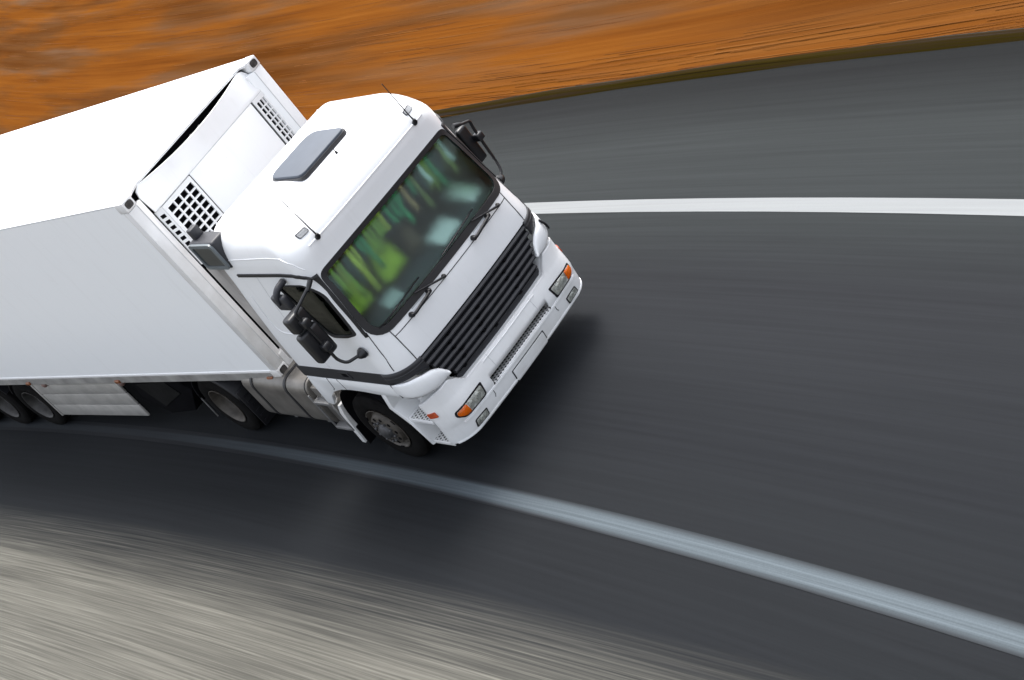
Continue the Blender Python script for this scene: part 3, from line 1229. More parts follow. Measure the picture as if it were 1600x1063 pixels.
# ---- dark trim band round the cab foot
for sg in (NEAR, FAR):
    # along the door
    fac = ms(sg)
    pts_o = [(-0.615, 1.40), (1.02, 1.385), (1.02, 1.548), (-0.615, 1.56)]
    band = obj('trim_band', row_patch([(a, b) for a, b in pts_o], lambda x, z, d: fac(x, z, d - 0.006), 6, 30, 0.014), STRIP, truck, 50)
    hr = round_poly([(0.20, 1.435), (0.40, 1.435), (0.38, 1.525), (0.18, 1.525)], 0.012, 2, 2)
    hr2 = round_poly([(0.245, 1.452), (0.36, 1.452), (0.345, 1.51), (0.23, 1.51)], 0.01, 2, 2)
    dh = obj('door_handle', ring_patch(hr, hr2, lambda x, z, d: fac(x, z, d - 0.016), 0.014), STRIP, band, 40)
    obj('handle_cup', row_patch(hr2, lambda x, z, d: fac(x, z, d - 0.0075), 4, 4, 0.004), DARK, band)
    # round the corner, dipping towards the grille
    bm = bmesh.new()
    rows = []
    for k in range(17):
        a = PI / 2 * k / 16
        z_top = 1.548 - 0.035 * math.sin(a)
        z_bot = np.interp(k / 16, [0, 0.35, 0.75, 1.0], [1.39, 1.40, 1.395, 1.34])
        row = []
        for j in range(5):
            z = z_bot + (z_top - z_bot) * j / 4
            Yw, r_, c = fYw(z), fR(z), fC(z)
            yy = Yw - r_ + r_ * math.cos(a)
            xx = fXf(z) - c * yy * yy - r_ + r_ * math.sin(a)
            row.append(bm.verts.new((xx + 0.007 * math.sin(a), sg * (yy + 0.007 * math.cos(a)), z)))
        rows.append(row)
    for a, b in zip(rows[:-1], rows[1:]):
        for j in range(4):
            bm.faces.new((a[j], a[j + 1], b[j + 1], b[j]))
    bmesh.ops.recalc_face_normals(bm, faces=bm.faces)
    cb = obj('corner_trim', bm, STRIP, truck, 60)
    so = cb.modifiers.new('thick', 'SOLIDIFY')
    so.thickness = 0.014
    so.offset = 0
    rb = []
    for k in range(15):
        a = PI / 2 * k / 14
        z = 1.475 - 0.02 * math.sin(a)
        Yw, r_, c = fYw(z), fR(z), fC(z)
        yy = Yw - r_ + r_ * math.cos(a)
        rb.append((fXf(z) - c * yy * yy - r_ + r_ * math.sin(a) + 0.012 * math.sin(a), sg * (yy + 0.012 * math.cos(a)), z))
    obj('trim_rib', tube(rb, 0.010, 6), STRIP, cb, 60)

# ---- lower side panels and wheel arch
for sg in (NEAR, FAR):
    Y = 1.25
    # panel between band and arch: outline in (x, z)
    pan = [(-0.60, 1.385), (-0.64, 1.25), (-0.66, 1.0), (-0.68, 0.93), (-0.56, 0.91), (-0.52, 0.96), (-0.45, 1.06), (-0.30, 1.155), (-0.10, 1.205), (0.10, 1.22),
           (0.35, 1.215), (0.60, 1.195), (0.98, 1.20), (1.02, 1.22), (1.02, 1.375)]
    bm = prism(pan, 'y', sg * (Y - 0.05), sg * (Y + 0.004), 0.008, 2)
    lp = obj('lower_side_panel', bm, WHITE, truck, 35)
    mpx = lambda x, z, d: (x, sg * (Y + 0.004 - d), z)
    obj('panel_gap', strip_on(poly2([(-0.19, 1.384), (-0.22, 1.22), (-0.26, 1.19)], 4), mpx, 0.010, 0.002), SEAM, lp)
    obj('panel_gap', strip_on(poly2([(0.0, 1.382), (0.03, 1.225)], 4), mpx, 0.008, 0.002), SEAM, lp)
    # arch liner
    arc = []
    for k in range(21):
        a = PI * (1.02 - 1.04 * k / 20)
        arc.append((0.0 + 0.60 * math.cos(a), 0.55 + 0.63 * math.sin(a)))
    bm = bmesh.new()
    rows = [[bm.verts.new((x, sg * y, z)) for y in (0.75, 0.95, 1.195)] for x, z in arc]
    for a, b in zip(rows[:-1], rows[1:]):
        for j in range(2):
            bm.faces.new((a[j], a[j + 1], b[j + 1], b[j]))
    fa = [bm.verts.new((x, sg * 0.745, z)) for x, z in arc]
    bm.faces.new(fa)
    bmesh.ops.recalc_face_normals(bm, faces=bm.faces)
    ml = obj('wheel_arch_liner', bm, DARK, truck, 60)
    so = ml.modifiers.new('thick', 'SOLIDIFY')
    so.thickness = 0.012
    # mud guard lip behind the wheel
    bm = prism([(-0.60, 0.86), (-0.545, 0.86), (-0.62, 0.70), (-0.70, 0.42), (-0.73, 0.20), (-0.80, 0.20), (-0.775, 0.45), (-0.70, 0.72)], 'y', sg * 0.85, sg * 1.225, 0.008)
    obj('mud_guard', bm, WHITE_F, truck, 40)
    obj('mud_flap', prism([(-0.70, 0.46), (-0.665, 0.46), (-0.70, 0.16), (-0.735, 0.14)], 'y', sg * 0.86, sg * 1.20, 0.004), DARK, truck)
    # entry: side skin in front of the wheel with two recessed steps
    front_lip = [(0.60, 1.19), (0.685, 1.17), (0.64, 1.05), (0.60, 0.955), (0.735, 0.72), (0.80, 0.40), (0.745, 0.385), (0.665, 0.70), (0.515, 0.945), (0.55, 1.04)]
    obj('arch_lip', prism(front_lip, 'y', sg * 0.80, sg * 1.235, 0.012), WHITE_B, truck, 40)
    back = [(0.62, 1.19), (1.25, 1.19), (1.25, 0.41), (0.79, 0.41), (0.72, 0.72), (0.61, 0.95)]
    st = obj('step_well', prism(back, 'y', sg * 0.84, sg * 0.94, 0.006), WHITE_B, truck, 35)
    obj('step_riser', boxm(0.70, 1.10, *sorted((sg * 0.93, sg * 1.0)), 0.80, 0.94, 0.02), WHITE_B, st, 40)
    for (xa, xb, zt, ya, yb) in ((0.74, 1.16, 0.795, 0.95, 1.215), (0.72, 1.16, 0.435, 0.95, 1.195)):
        tp = obj('step_tread', boxm(xa, xb, *sorted((sg * ya, sg * yb)), zt - 0.02, zt, 0.004), TREAD, truck, 35)
        obj('step_lip', boxm(xa - 0.02, xb - 0.03, *sorted((sg * (yb - 0.004), sg * (yb + 0.012))), zt - 0.045, zt + 0.004, 0.006), WHITE_B, tp, 40)
        obj('step_side', boxm(xa - 0.03, xa - 0.002, *sorted((sg * ya, sg * yb)), zt - 0.07, zt + 0.01, 0.006), WHITE_B, tp, 40)

# ---- grille
GZ = [0.955, 1.10, 1.13, 1.30, 1.42, 1.50]
GY = [0.745, 0.78, 0.83, 0.915, 0.975, 0.985]
g_out = [(-y, z) for y, z in zip(GY, GZ)] + [(y, z) for y, z in reversed(list(zip(GY, GZ)))]


def gx(y, z):
    return 1.385 - 0.04 * y * y


grille = obj('grille', row_patch(g_out, lambda y, z, d: (gx(y, z) - 0.055 - d, y, z), 16, 24, 0.03), DARK, truck, 60)
for k in range(6):
    zc = 1.452 - 0.078 * k
    hw = float(np.interp(zc, GZ, GY)) - 0.012
    sec = [(-0.050, 0.036), (-0.008, 0.030), (0.010, 0.010), (0.008, -0.006), (-0.012, -0.018), (-0.050, -0.022)]
    bm = bmesh.new()
    rings = []
    for j in range(25):
        y = -hw + 2 * hw * j / 24
        rings.append([bm.verts.new((gx(y, zc) + a, y, zc + b)) for a, b in sec])
    for a, b in zip(rings[:-1], rings[1:]):
        for q in range(6):
            bm.faces.new((a[q], a[(q + 1) % 6], b[(q + 1) % 6], b[q]))
    bm.faces.new(rings[0])
    bm.faces.new(rings[-1][::-1])
    bmesh.ops.recalc_face_normals(bm, faces=bm.faces)
    obj('grille_slat', bm, STRIP, grille, 30)
    # short clips between slats
    for yc in (-0.62, -0.1, 0.42):
        yj = yc + rng.uniform(-0.12, 0.12)
        if abs(yj) < hw - 0.05:
            obj('grille_clip', boxm(gx(yj, zc) - 0.03, gx(yj, zc) + 0.004, yj - 0.022, yj + 0.022, zc - 0.043, zc - 0.02, 0.004), DARK, grille)
obj('grille_sill', row_patch(round_poly([(-0.76, 0.945), (0.76, 0.945), (0.775, 1.02), (-0.775, 1.02)], 0.02, 3, 10), lambda y, z, d: (gx(y, z) - 0.03 - d, y, z), 6, 24, 0.02), STRIP, grille, 40)

# ---- white corner pods under the trim
for sg in (NEAR, FAR):
    bm = bmesh.new()
    cols = []
    # path round the corner: angle from the side (0) to the front (1)
    for k in range(25):
        u = k / 24
        if u < 0.3:
            xx, yy = 1.02 + (u / 0.3) * 0.06, 1.252
            nx, ny = 0, 1
        elif u < 0.8:
            a = PI / 2 * (u - 0.3) / 0.5
            xx, yy = 1.08 + 0.265 * math.sin(a), 0.985 + 0.267 * math.cos(a)
            nx, ny = math.sin(a), math.cos(a)
        else:
            t = (u - 0.8) / 0.2
            xx, yy = 1.345 + 0.018 * t, 0.985 - 0.16 * t
            nx, ny = 1, 0
        zt = float(np.interp(u, [0, 0.35, 0.62, 0.82, 0.93, 1.0], [1.39, 1.395, 1.375, 1.325, 1.265, 1.175]))
        zb = float(np.interp(u, [0, 0.3, 0.5, 0.8, 1.0], [1.205, 1.20, 1.16, 1.11, 1.115]))
        col = []
        for j in range(9):
            t = j / 8
            z = zb + (zt - zb) * t
            bul = 0.030 * math.sin(PI * min(1, t * 1.0)) ** 0.6 + 0.010
            col.append(bm.verts.new((xx + nx * bul, sg * (yy + ny * bul * 0.35), z)))
        cols.append(col)
    for a, b in zip(cols[:-1], cols[1:]):
        for j in range(8):
            bm.faces.new((a[j], a[j + 1], b[j + 1], b[j]))
    bmesh.ops.recalc_face_normals(bm, faces=bm.faces)
    pod = obj('corner_deflector', bm, WHITE, truck, 70)
    so = pod.modifiers.new('thick', 'SOLIDIFY')
    so.thickness = 0.05
    so.offset = -1
    obj('panel_gap', strip_on([(1.022, 1.39), (1.03, 1.30), (1.06, 1.20)], lambda x, z, d: (x, sg * (1.262 - d), z), 0.010, 0.002), SEAM, pod)
    if sg == FAR:
        obj('deflector_slot', tube(smooth_path([(1.315, 1.150, 1.36), (1.335, 1.175, 1.28), (1.315, 1.195, 1.20)], 5), 0.014, 8), BLACK, pod, 60)

# ---- bumper
BZ = [0.385, 0.40, 0.44, 0.50, 0.60, 0.645, 0.68, 0.80, 0.90, 0.94, 0.965]
fBx = pchip(BZ, [1.330, 1.385, 1.400, 1.412, 1.425, 1.430, 1.445, 1.440, 1.425, 1.415, 1.385])


def bump_pt(w, z, d=0.0):
    """w: signed arc length from the middle of the bumper; negative towards the near side"""
    Xf = fBx(z)
    Yw, r_ = 1.235, 0.33
    c = 0.035
    a = abs(w)
    sg = -1 if w < 0 else 1
    flat = Yw - r_
    ql = r_ * PI / 2
    xs_ = Xf - c * flat * flat
    if a <= flat:
        return (Xf - c * a * a - d, sg * a, z)
    if a <= flat + ql:
        t = (a - flat) / r_
        rr = r_ - d
        return (xs_ - r_ + rr * math.cos(t), sg * (flat + rr * math.sin(t)), z)
    return (xs_ - r_ - (a - flat - ql), sg * (Yw - d), z)


WMAX = 1.345


def btop(w):
    return float(np.interp(abs(w), [0, 0.74, 0.80, 0.90, 1.15, 1.30, 1.45], [0.955, 0.958, 1.03, 1.115, 1.10, 1.06, 1.03]))


def bbot(w):
    return float(np.interp(abs(w), [0, 0.85, 1.15, 1.30, 1.45], [0.395, 0.395, 0.41, 0.425, 0.43]))


bw = sorted(set([round(-WMAX + 2 * WMAX * k / 96, 4) for k in range(97)] + [-0.545, 0.545]))
bz = [0, 0.03, 0.09, 0.2, 0.36, 0.44, 0.48, 0.54, 0.6, 0.66, 0.74, 0.82, 0.9, 0.95, 0.985, 1.0]
bm = bmesh.new()
grid = []
for w in bw:
    colv = []
    b0, t0 = bbot(w), btop(w)
    # heights: keep slot edges (0.655 and 0.745) as exact rows in the middle
    hz = [b0, b0 + 0.012, b0 + 0.045, 0.50, 0.56, 0.612, 0.64, 0.655, 0.70, 0.745, 0.80, 0.86, 0.915, 0.945, t0 - 0.012, t0]
    hz = [max(b0 + 0.0005 * i, min(t0 - 0.0005 * (15 - i), h)) for i, h in enumerate(hz)]
    for i, h in enumerate(hz):
        p = list(bump_pt(w, min(h, 0.94) if i < 15 else min(h, 0.94)))
        p[2] = h
        if i == 0:
            p = list(bump_pt(w, 0.42, 0.03)); p[2] = h
        if i == 15:
            p = list(bump_pt(w, 0.94, 0.035)); p[2] = h
        colv.append(bm.verts.new(p))
    grid.append(colv)
for i in range(len(bw) - 1):
    wc = (bw[i] + bw[i + 1]) / 2
    for j in range(15):
        if abs(wc) < 0.545 and j in (7, 8):
            continue
        bm.faces.new((grid[i][j], grid[i + 1][j], grid[i + 1][j + 1], grid[i][j + 1]))
bmesh.ops.recalc_face_normals(bm, faces=bm.faces)
bumper = obj('bumper', bm, WHITE_B, truck, 50)
so = bumper.modifiers.new('thick', 'SOLIDIFY')
so.thickness = 0.03
so.offset = -1 if True else 1
# shelf between the bumper top and the grille / pods
bm = bmesh.new()
rows = []
for w in bw:
    t0 = btop(w)
    q = bump_pt(w, 0.94, 0.033)
    q2 = bump_pt(w, 0.94, 0.20)
    rows.append([bm.verts.new((q[0], q[1], t0)), bm.verts.new((q2[0], q2[1], t0 + (0.0 if abs(w) < 0.8 else 0.03)))])
for a, b in zip(rows[:-1], rows[1:]):
    bm.faces.new((a[0], b[0], b[1], a[1]))
bmesh.ops.recalc_face_normals(bm, faces=bm.faces)
obj('bumper_shelf', bm, WHITE_B, bumper, 50)
# step slot in the middle of the bumper
obj('slot_back', boxm(1.26, 1.275, -0.56, 0.56, 0.56, 0.78), DARK, bumper)
obj('slot_roof', boxm(1.27, 1.412, -0.56, 0.56, 0.757, 0.775), DARK, bumper)
sp_ = obj('bumper_step', boxm(1.315, 1.424, -0.55, 0.55, 0.640, 0.662, 0.003), TREAD, truck, 35)
mb = lambda w, z, d: bump_pt(w, z, d)
# ledge line, joints and number plate field
obj('bumper_ledge', strip_on([(w, 0.625) for w in np.linspace(-1.06, 1.06, 60)], mb, 0.020, 0.010), WHITE_B, bumper, 50)
obj('bumper_ledge', strip_on([(w, 0.435) for w in np.linspace(-1.25, 1.25, 70)], mb, 0.016, 0.008), WHITE_B, bumper, 50)
for ww in (-0.60, 0.60):
    obj('panel_gap', strip_on([(ww, 0.615), (ww, 0.56), (ww * 1.03, 0.53)], mb, 0.007, 0.003), SEAM, bumper)
for ww in (-0.40, 0.40):
    obj('panel_gap', strip_on([(ww, 0.75), (ww, 0.85), (ww, 0.94)], mb, 0.006, 0.002), JOINT, bumper)
fp = round_poly([(-0.30, 0.40), (0.30, 0.40), (0.30, 0.565), (-0.30, 0.565)], 0.012, 2, 6)
fp2 = round_poly([(-0.285, 0.40), (0.285, 0.40), (0.285, 0.552), (-0.285, 0.552)], 0.012, 2, 6)
obj('plate_gap', ring_patch(fp, fp2, lambda w, z, d: mb(w, z, d - 0.0015), 0.006), SEAM, bumper)
pl = obj('number_plate_holder', row_patch(round_poly([(-0.283, 0.402), (0.283, 0.402), (0.283, 0.548), (-0.283, 0.548)], 0.01, 2, 6), lambda w, z, d: mb(w, z, d - 0.008), 6, 12, 0.012), WHITE_B, truck, 40)
ear = round_poly([(-1.02, 0.735), (1.02, 0.735), (1.02, 0.75), (-1.02, 0.75)], 0.004, 2, 4)

# ---- lamps on the bumper
for sg in (NEAR, FAR):
    def q(pts):
        return [(sg * a, b) for a, b in pts]
    O = [(0.655, 0.812), (0.685, 0.645), (1.00, 0.655), (1.105, 0.735), (1.09, 0.795)]
    rad = [0.015, 0.025, 0.05, 0.04, 0.03]
    O2 = [(0.683, 0.790), (0.703, 0.672), (0.99, 0.680), (1.078, 0.742), (1.068, 0.778)]
    bo, bi = round_poly(q(O), rad, 4, 6), round_poly(q(O2), rad, 4, 6)
    hl = obj('headlight', row_patch(bo, lambda w, z, d: mb(w, z, d - 0.004), 10, 20, 0.01), BLACK, truck, 50)
    obj('lamp_reflector', row_patch(bi, lambda w, z, d: mb(w, z, d - 0.008), 10, 20, 0.006), REFL, hl, 50)
    clear = round_poly(q([(0.686, 0.788), (0.706, 0.675), (0.925, 0.680), (0.935, 0.785)]), [0.015, 0.03, 0.01, 0.01], 4, 6)
    amb = round_poly(q([(0.942, 0.785), (0.932, 0.680), (0.99, 0.682), (1.075, 0.742), (1.066, 0.777)]), [0.01, 0.01, 0.05, 0.03, 0.03], 4, 6)

    def bulge(poly, h):
        us = [p[0] for p in poly]
        vs2 = [p[1] for p in poly]
        u0, u1, v0, v1 = min(us), max(us), min(vs2), max(vs2)

        def f(w, z, d):
            a = max(0, 1 - ((w - (u0 + u1) / 2) / ((u1 - u0) / 2)) ** 2)
            b = max(0, 1 - ((z - (v0 + v1) / 2) / ((v1 - v0) / 2)) ** 2)
            return mb(w, z, d - 0.012 - h * math.sqrt(a * b))
        return f
    obj('lens', row_patch(clear, bulge(clear, 0.018), 10, 14, 0.004), LENS, hl, 60)
    obj('indicator_lens', row_patch(amb, bulge(amb, 0.018), 10, 10, 0.004), AMBER, hl, 60)
    # bright bowls inside the lamp
    for (wc, zc, rr) in ((0.775, 0.735, 0.045), (0.885, 0.732, 0.038)):
        bwl = lathe_y([(rr, 0.0), (rr * 0.8, 0.006), (rr * 0.4, 0.010), (0.0, 0.011)], 16)
        bmesh.ops.rotate(bwl, verts=bwl.verts, cent=(0, 0, 0), matrix=Matrix.Rotation(-PI / 2, 3, 'Z'))
        b_ = obj('reflector_bowl', bwl, REFL, hl, 60)
        b_.location = Vector(mb(sg * wc, zc, -0.009))
    F = round_poly(q([(0.775, 0.545), (0.785, 0.452), (0.985, 0.462), (0.965, 0.552)]), 0.015, 3, 5)
    F2 = round_poly(q([(0.790, 0.533), (0.800, 0.464), (0.968, 0.472), (0.951, 0.540)]), 0.012, 3, 5)
    fg = obj('fog_lamp', row_patch(F, lambda w, z, d: mb(w, z, d - 0.005), 8, 10, 0.01), BLACK, truck, 50)
    obj('lamp_reflector', row_patch(F2, lambda w, z, d: mb(w, z, d - 0.008), 8, 10, 0.005), REFL, fg, 50)
    obj('lens', row_patch(F2, bulge(F2, 0.012), 8, 10, 0.004), LENS, fg, 60)
    bwl = lathe_y([(0.036, 0.0), (0.03, 0.006), (0.016, 0.010), (0.0, 0.011)], 16)
    bmesh.ops.rotate(bwl, verts=bwl.verts, cent=(0, 0, 0), matrix=Matrix.Rotation(-PI / 2, 3, 'Z'))
    b_ = obj('reflector_bowl', bwl, REFL, fg, 60)
    b_.location = Vector(mb(sg * 0.88, 0.503, -0.008))
    # red-orange side marker at the bumper end
    SM = round_poly([(sg * 1.235, 0.845), (sg * 1.335, 0.855), (sg * 1.335, 0.915), (sg * 1.235, 0.915)], 0.006, 2, 3)
    obj('side_marker', row_patch(SM, lambda w, z, d: mb(w, z, d - 0.012), 4, 6, 0.02), MARK_RED, truck, 40)

# ---- mirrors
for sg in (NEAR, FAR):
    ym = 1.47 if sg < 0 else 1.40
    zm = 2.80 if sg < 0 else 2.68
    path = round_path([(1.06, sg * 1.185, zm), (0.98, sg * (ym + 0.02), zm - 0.12), (0.97, sg * (ym + 0.01), zm - 0.20), (0.95, sg * ym, 2.00), (0.99, sg * (ym - 0.04), 1.91), (1.02, sg * 1.27, 1.87)], 0.07, 5)
    arm = obj('mirror_arm', tube(path, 0.017, 10), BLACK_M, truck, 60)
    obj('arm_foot', tube([(1.055, sg * 1.17, zm + 0.015), (1.06, sg * 1.22, zm - 0.01), (1.055, sg * 1.26, zm - 0.035)], [0.028, 0.026, 0.019], 10), BLACK_M, arm, 50)
    ft = lathe_y([(0, 0), (0.062, 0), (0.058, 0.03), (0.035, 0.065), (0.018, 0.08), (0, 0.08)], 18)
    if sg < 0:
        bmesh.ops.rotate(ft, verts=ft.verts, cent=(0, 0, 0), matrix=Matrix.Rotation(PI, 3, 'Z'))
    f_ = obj('arm_foot', ft, BLACK_M, arm, 50)
    f_.location = (1.02, sg * 1.235, 1.865)
    # main glass housing and wide-angle housing
    for (z0, z1, x0, x1, y0, y1) in ((2.06, 2.44, 0.80, 0.93, 1.345, 1.60), (2.46, 2.66, 0.79, 0.93, 1.345, 1.585)) if sg < 0 else ((2.10, 2.56, 0.85, 0.93, 1.24, 1.385),):
        hb_ = boxm(x0, x1, *sorted((sg * y0, sg * y1)), z0, z1, 0.035, 3)
        mh = obj('mirror_housing', hb_, BLACK_M, truck, 50)
        obj('mirror_glass', boxm(x0 - 0.004, x0 + 0.004, *sorted((sg * (y0 + 0.03), sg * (y1 - 0.03))), z0 + 0.03, z1 - 0.03, 0.003), HATCH, mh)
    for zc in ((2.20, 2.53) if sg < 0 else (2.36,)):
        obj('mirror_clamp', boxm(0.92, 1.02, *sorted((sg * (ym - 0.045), sg * (ym + 0.045))), zc - 0.045, zc + 0.045, 0.018), BLACK_M, arm, 50)
    if sg > 0:
        continue
    # kerb mirror over the door window
    kb = obj('kerb_mirror', boxm(0.41, 0.66, *sorted((sg * 1.285, sg * 1.36)), 2.56, 2.75, 0.03, 3), BOX_GREY, truck, 50)
    kp = round_path([(0.60, sg * 1.19, 2.83), (0.585, sg * 1.30, 2.815), (0.565, sg * 1.355, 2.76), (0.545, sg * 1.375, 2.66)], 0.05, 4)
    obj('mirror_arm', tube(kp, [0.036] * (len(kp) - 4) + [0.033, 0.030, 0.026, 0.012], 10), BOX_GREY, kb, 50)

# ---- air intake box behind the cab roof on the near side
ib = boxm(-0.72, -0.22, -1.19, -0.98, 2.99, 3.35, 0.03, 3)
ik = obj('air_intake_box', ib, BOX_GREY, truck, 40)
ro = round_poly([(-0.712, 3.0), (-0.23, 3.0), (-0.23, 3.342), (-0.712, 3.342)], 0.05, 4, 3)
ri = round_poly([(-0.675, 3.035), (-0.275, 3.035), (-0.275, 3.30), (-0.675, 3.30)], 0.04, 4, 3)
obj('intake_rim', ring_patch(ro, ri, lambda x, z, d: (x, -1.208 + d, z), 0.03), BOX_RIM, ik, 40)
obj('intake_panel', row_patch(ri, lambda x, z, d: (x, -1.195 + d, z), 8, 8, 0.004), BOX_FACE, ik)
obj('intake_bracket', boxm(-0.70, -0.60, -1.12, -1.0, 3.33, 3.47, 0.02), BOX_GREY, ik, 40)
obj('intake_duct', boxm(-0.86, -0.64, -1.17, -0.95, 1.55, 3.0, 0.03), simple('duct_plastic', (0.34, 0.325, 0.31), 0.6, var=0.25, scale=2.5), ik, 40)

# ---- interior
dash = prism([(0.62, 1.52), (1.12, 1.52), (1.16, 1.80), (1.13, 1.925), (0.80, 1.945), (0.66, 1.86)], 'y', -1.04, 1.04, 0.03, 3)
obj('dashboard', dash, DASH, truck, 40)
for yc in (-0.62, 0.62):
    s_ = obj('seat', boxm(-0.05, 0.45, yc - 0.27, yc + 0.27, 1.42, 1.80, 0.06, 3), SEAT, truck, 50)
    bk = boxm(-0.20, -0.04, yc - 0.27, yc + 0.27, 1.70, 2.48, 0.06, 3)
    obj('seat_back', bk, SEAT, s_, 50)
    obj('headrest', boxm(-0.20, -0.08, yc - 0.14, yc + 0.14, 2.46, 2.66, 0.05, 3), SEAT, s_, 50)
obj('rear_curtain', boxm(-0.45, -0.41, -1.1, 1.1, 1.6, 3.1, 0.01), INSIDE, truck)
# strips added behind the glass to imitate the windscreen's coloured reflection streaks
FR = {'yellow': simple('reflection_strip_yellow', (0.36, 0.42, 0.05), 0.8, var=0.3), 'lime': simple('reflection_strip_lime', (0.17, 0.29, 0.03), 0.8, var=0.3),
      'green': simple('reflection_strip_green', (0.015, 0.20, 0.08), 0.8, var=0.3), 'olive': simple('reflection_strip_olive', (0.20, 0.25, 0.08), 0.8, var=0.3),
      'dark': simple('reflection_strip_dark', (0.012, 0.035, 0.03), 0.9, var=0.3), 'tan': simple('reflection_strip_tan', (0.30, 0.19, 0.09), 0.8, var=0.3),
      'pale': simple('reflection_strip_pale', (0.45, 0.55, 0.52), 0.8, var=0.2)}
rod = obj('reflection_rod', tube([(0.97, -1.0, 2.78), (0.97, 1.0, 2.78)], 0.012, 8), BLACK, truck, 60)
yy = -0.99
while yy < 0.97:
    wd = rng.uniform(0.022, 0.055)
    if yy < -0.62:
        pal, lmax = ('lime', 'yellow', 'dark', 'lime', 'green'), 0.62
    elif yy < -0.12:
        pal, lmax = ('lime', 'yellow', 'dark', 'olive', 'lime', 'green'), 0.52
    elif yy < 0.50:
        pal, lmax = ('green', 'green', 'green', 'tan', 'dark', 'olive'), 0.50
    else:
        pal, lmax = ('olive', 'lime', 'dark', 'pale', 'olive', 'green'), 0.46
    ln = 0.10 + lmax * rng.uniform(0.30, 0.95)
    k_ = pal[int(rng.integers(len(pal)))]
    bm = bmesh.new()
    x0 = 0.97 + rng.uniform(-0.015, 0.015)
    rows = []
    for j in range(6):
        t = j / 5
        xo = x0 + 0.03 * t * rng.uniform(-1, 1)
        rows.append([bm.verts.new((xo, yy + 0.012 * t * math.sin(ln * 40), 2.785 - ln * t)), bm.verts.new((xo + 0.008, yy + wd + 0.012 * t * math.sin(ln * 40), 2.785 - ln * t))])
    for a_, b__ in zip(rows[:-1], rows[1:]):
        bm.faces.new((a_[0], a_[1], b__[1], b__[0]))
    fs = obj('reflection_strip', bm, FR[k_], rod, 80)
    so = fs.modifiers.new('thick', 'SOLIDIFY')
    so.thickness = 0.004
    yy += wd + rng.uniform(0.004, 0.05)
sw = bmesh.new()
bmesh.ops.create_circle(sw, segments=8, radius=0.018)
sw.free()
ringp = [Vector((0.62 + 0.10 * math.sin(a), 0.62 + 0.225 * math.cos(a), 2.03 + 0.20 * math.sin(a))) for a in [2 * PI * k / 28 for k in range(29)]]
wheel_o = obj('steering_wheel', tube(ringp, 0.017, 8, caps=False), BLACK, truck, 60)
obj('steering_column', tube([(0.62, 0.62, 2.03), (0.80, 0.62, 1.90)], [0.07, 0.05], 10), BLACK, wheel_o, 60)
for a in (0.2, PI - 0.2, -PI / 2):
    obj('wheel_spoke', tube([(0.62, 0.62, 2.03), (0.62 + 0.10 * math.sin(a), 0.62 + 0.225 * math.cos(a), 2.03 + 0.20 * math.sin(a))], 0.014, 6), BLACK, wheel_o)


def hang_reflection(name, label, cx, cy, z0, z1, hw, rz, mat, bands=True):  # added shape imitating a blurred windscreen reflection
    """soft-folded piece put behind the glass to imitate a blurred reflection"""
    v = thing(name, label, 'reflection_shape', (cx, cy, z0), rz)
    bm = bmesh.new()
    rows = []
    for j in range(15):
        t = j / 14
        w = hw * float(np.interp(t, [0, 0.5, 0.62, 0.8, 1.0], [1.0, 0.94, 0.70, 0.66, 0.60]))
        row = []
        for k in range(25):
            u = -1 + 2 * k / 24
            neck = 0.10 * max(0, 1 - abs(u) * 2.4) if t > 0.75 else 0
            row.append(bm.verts.new((0.022 * math.sin(u * 9 + t * 1.5) * (1 - 0.6 * t) + 0.05 * (1 - u * u) * 0.6, u * w, (z1 - z0) * t - neck * (t - 0.75) * 4)))
        rows.append(row)
    for a, b in zip(rows[:-1], rows[1:]):
        for k in range(24):
            bm.faces.new((a[k], a[k + 1], b[k + 1], b[k]))
    c_ = obj('reflection_folds', bm, mat, v, 80)
    so = c_.modifiers.new('thick', 'SOLIDIFY')
    so.thickness = 0.006
    if bands:
        for (ta, tb) in ((0.14, 0.24), (0.36, 0.46)):
            bm = bmesh.new()
            rows = []
            for t in (ta, tb):
                w = hw * float(np.interp(t, [0, 0.5, 1.0], [1.0, 0.94, 0.6]))
                rows.append([bm.verts.new((0.008 + 0.022 * math.sin(u * 9 + t * 1.5) * (1 - 0.6 * t) + 0.03 * (1 - u * u), u * w, (z1 - z0) * t)) for u in [-1 + 2 * k / 24 for k in range(25)]])
            for k in range(24):
                bm.faces.new((rows[0][k], rows[0][k + 1], rows[1][k + 1], rows[1][k]))
            bo_ = obj('reflective_band', bm, REFLECTIVE, v, 80)
            so = bo_.modifiers.new('thick', 'SOLIDIFY')
            so.thickness = 0.003
    return v


hang_reflection('reflection_lime', 'added lime yellow shape imitating a reflection in the middle of the windscreen', 0.84, -0.30, 2.04, 2.56, 0.17, 0.1, REFLECTION_LIME, False)
hang_reflection('reflection_lime', 'added lime yellow shape imitating a windscreen reflection beside the side window with mirrors', 0.86, -0.86, 2.08, 2.58, 0.15, -0.15, REFLECTION_LIME, False)
hang_reflection('reflection_cloth', 'added olive shape imitating a reflection high in the windscreen corner farthest from the container side', 0.90, 0.74, 2.36, 2.70, 0.16, 0.1, simple('reflection_olive', (0.16, 0.20, 0.04), 0.8, var=0.4), False)['category'] = 'reflection_cloth'


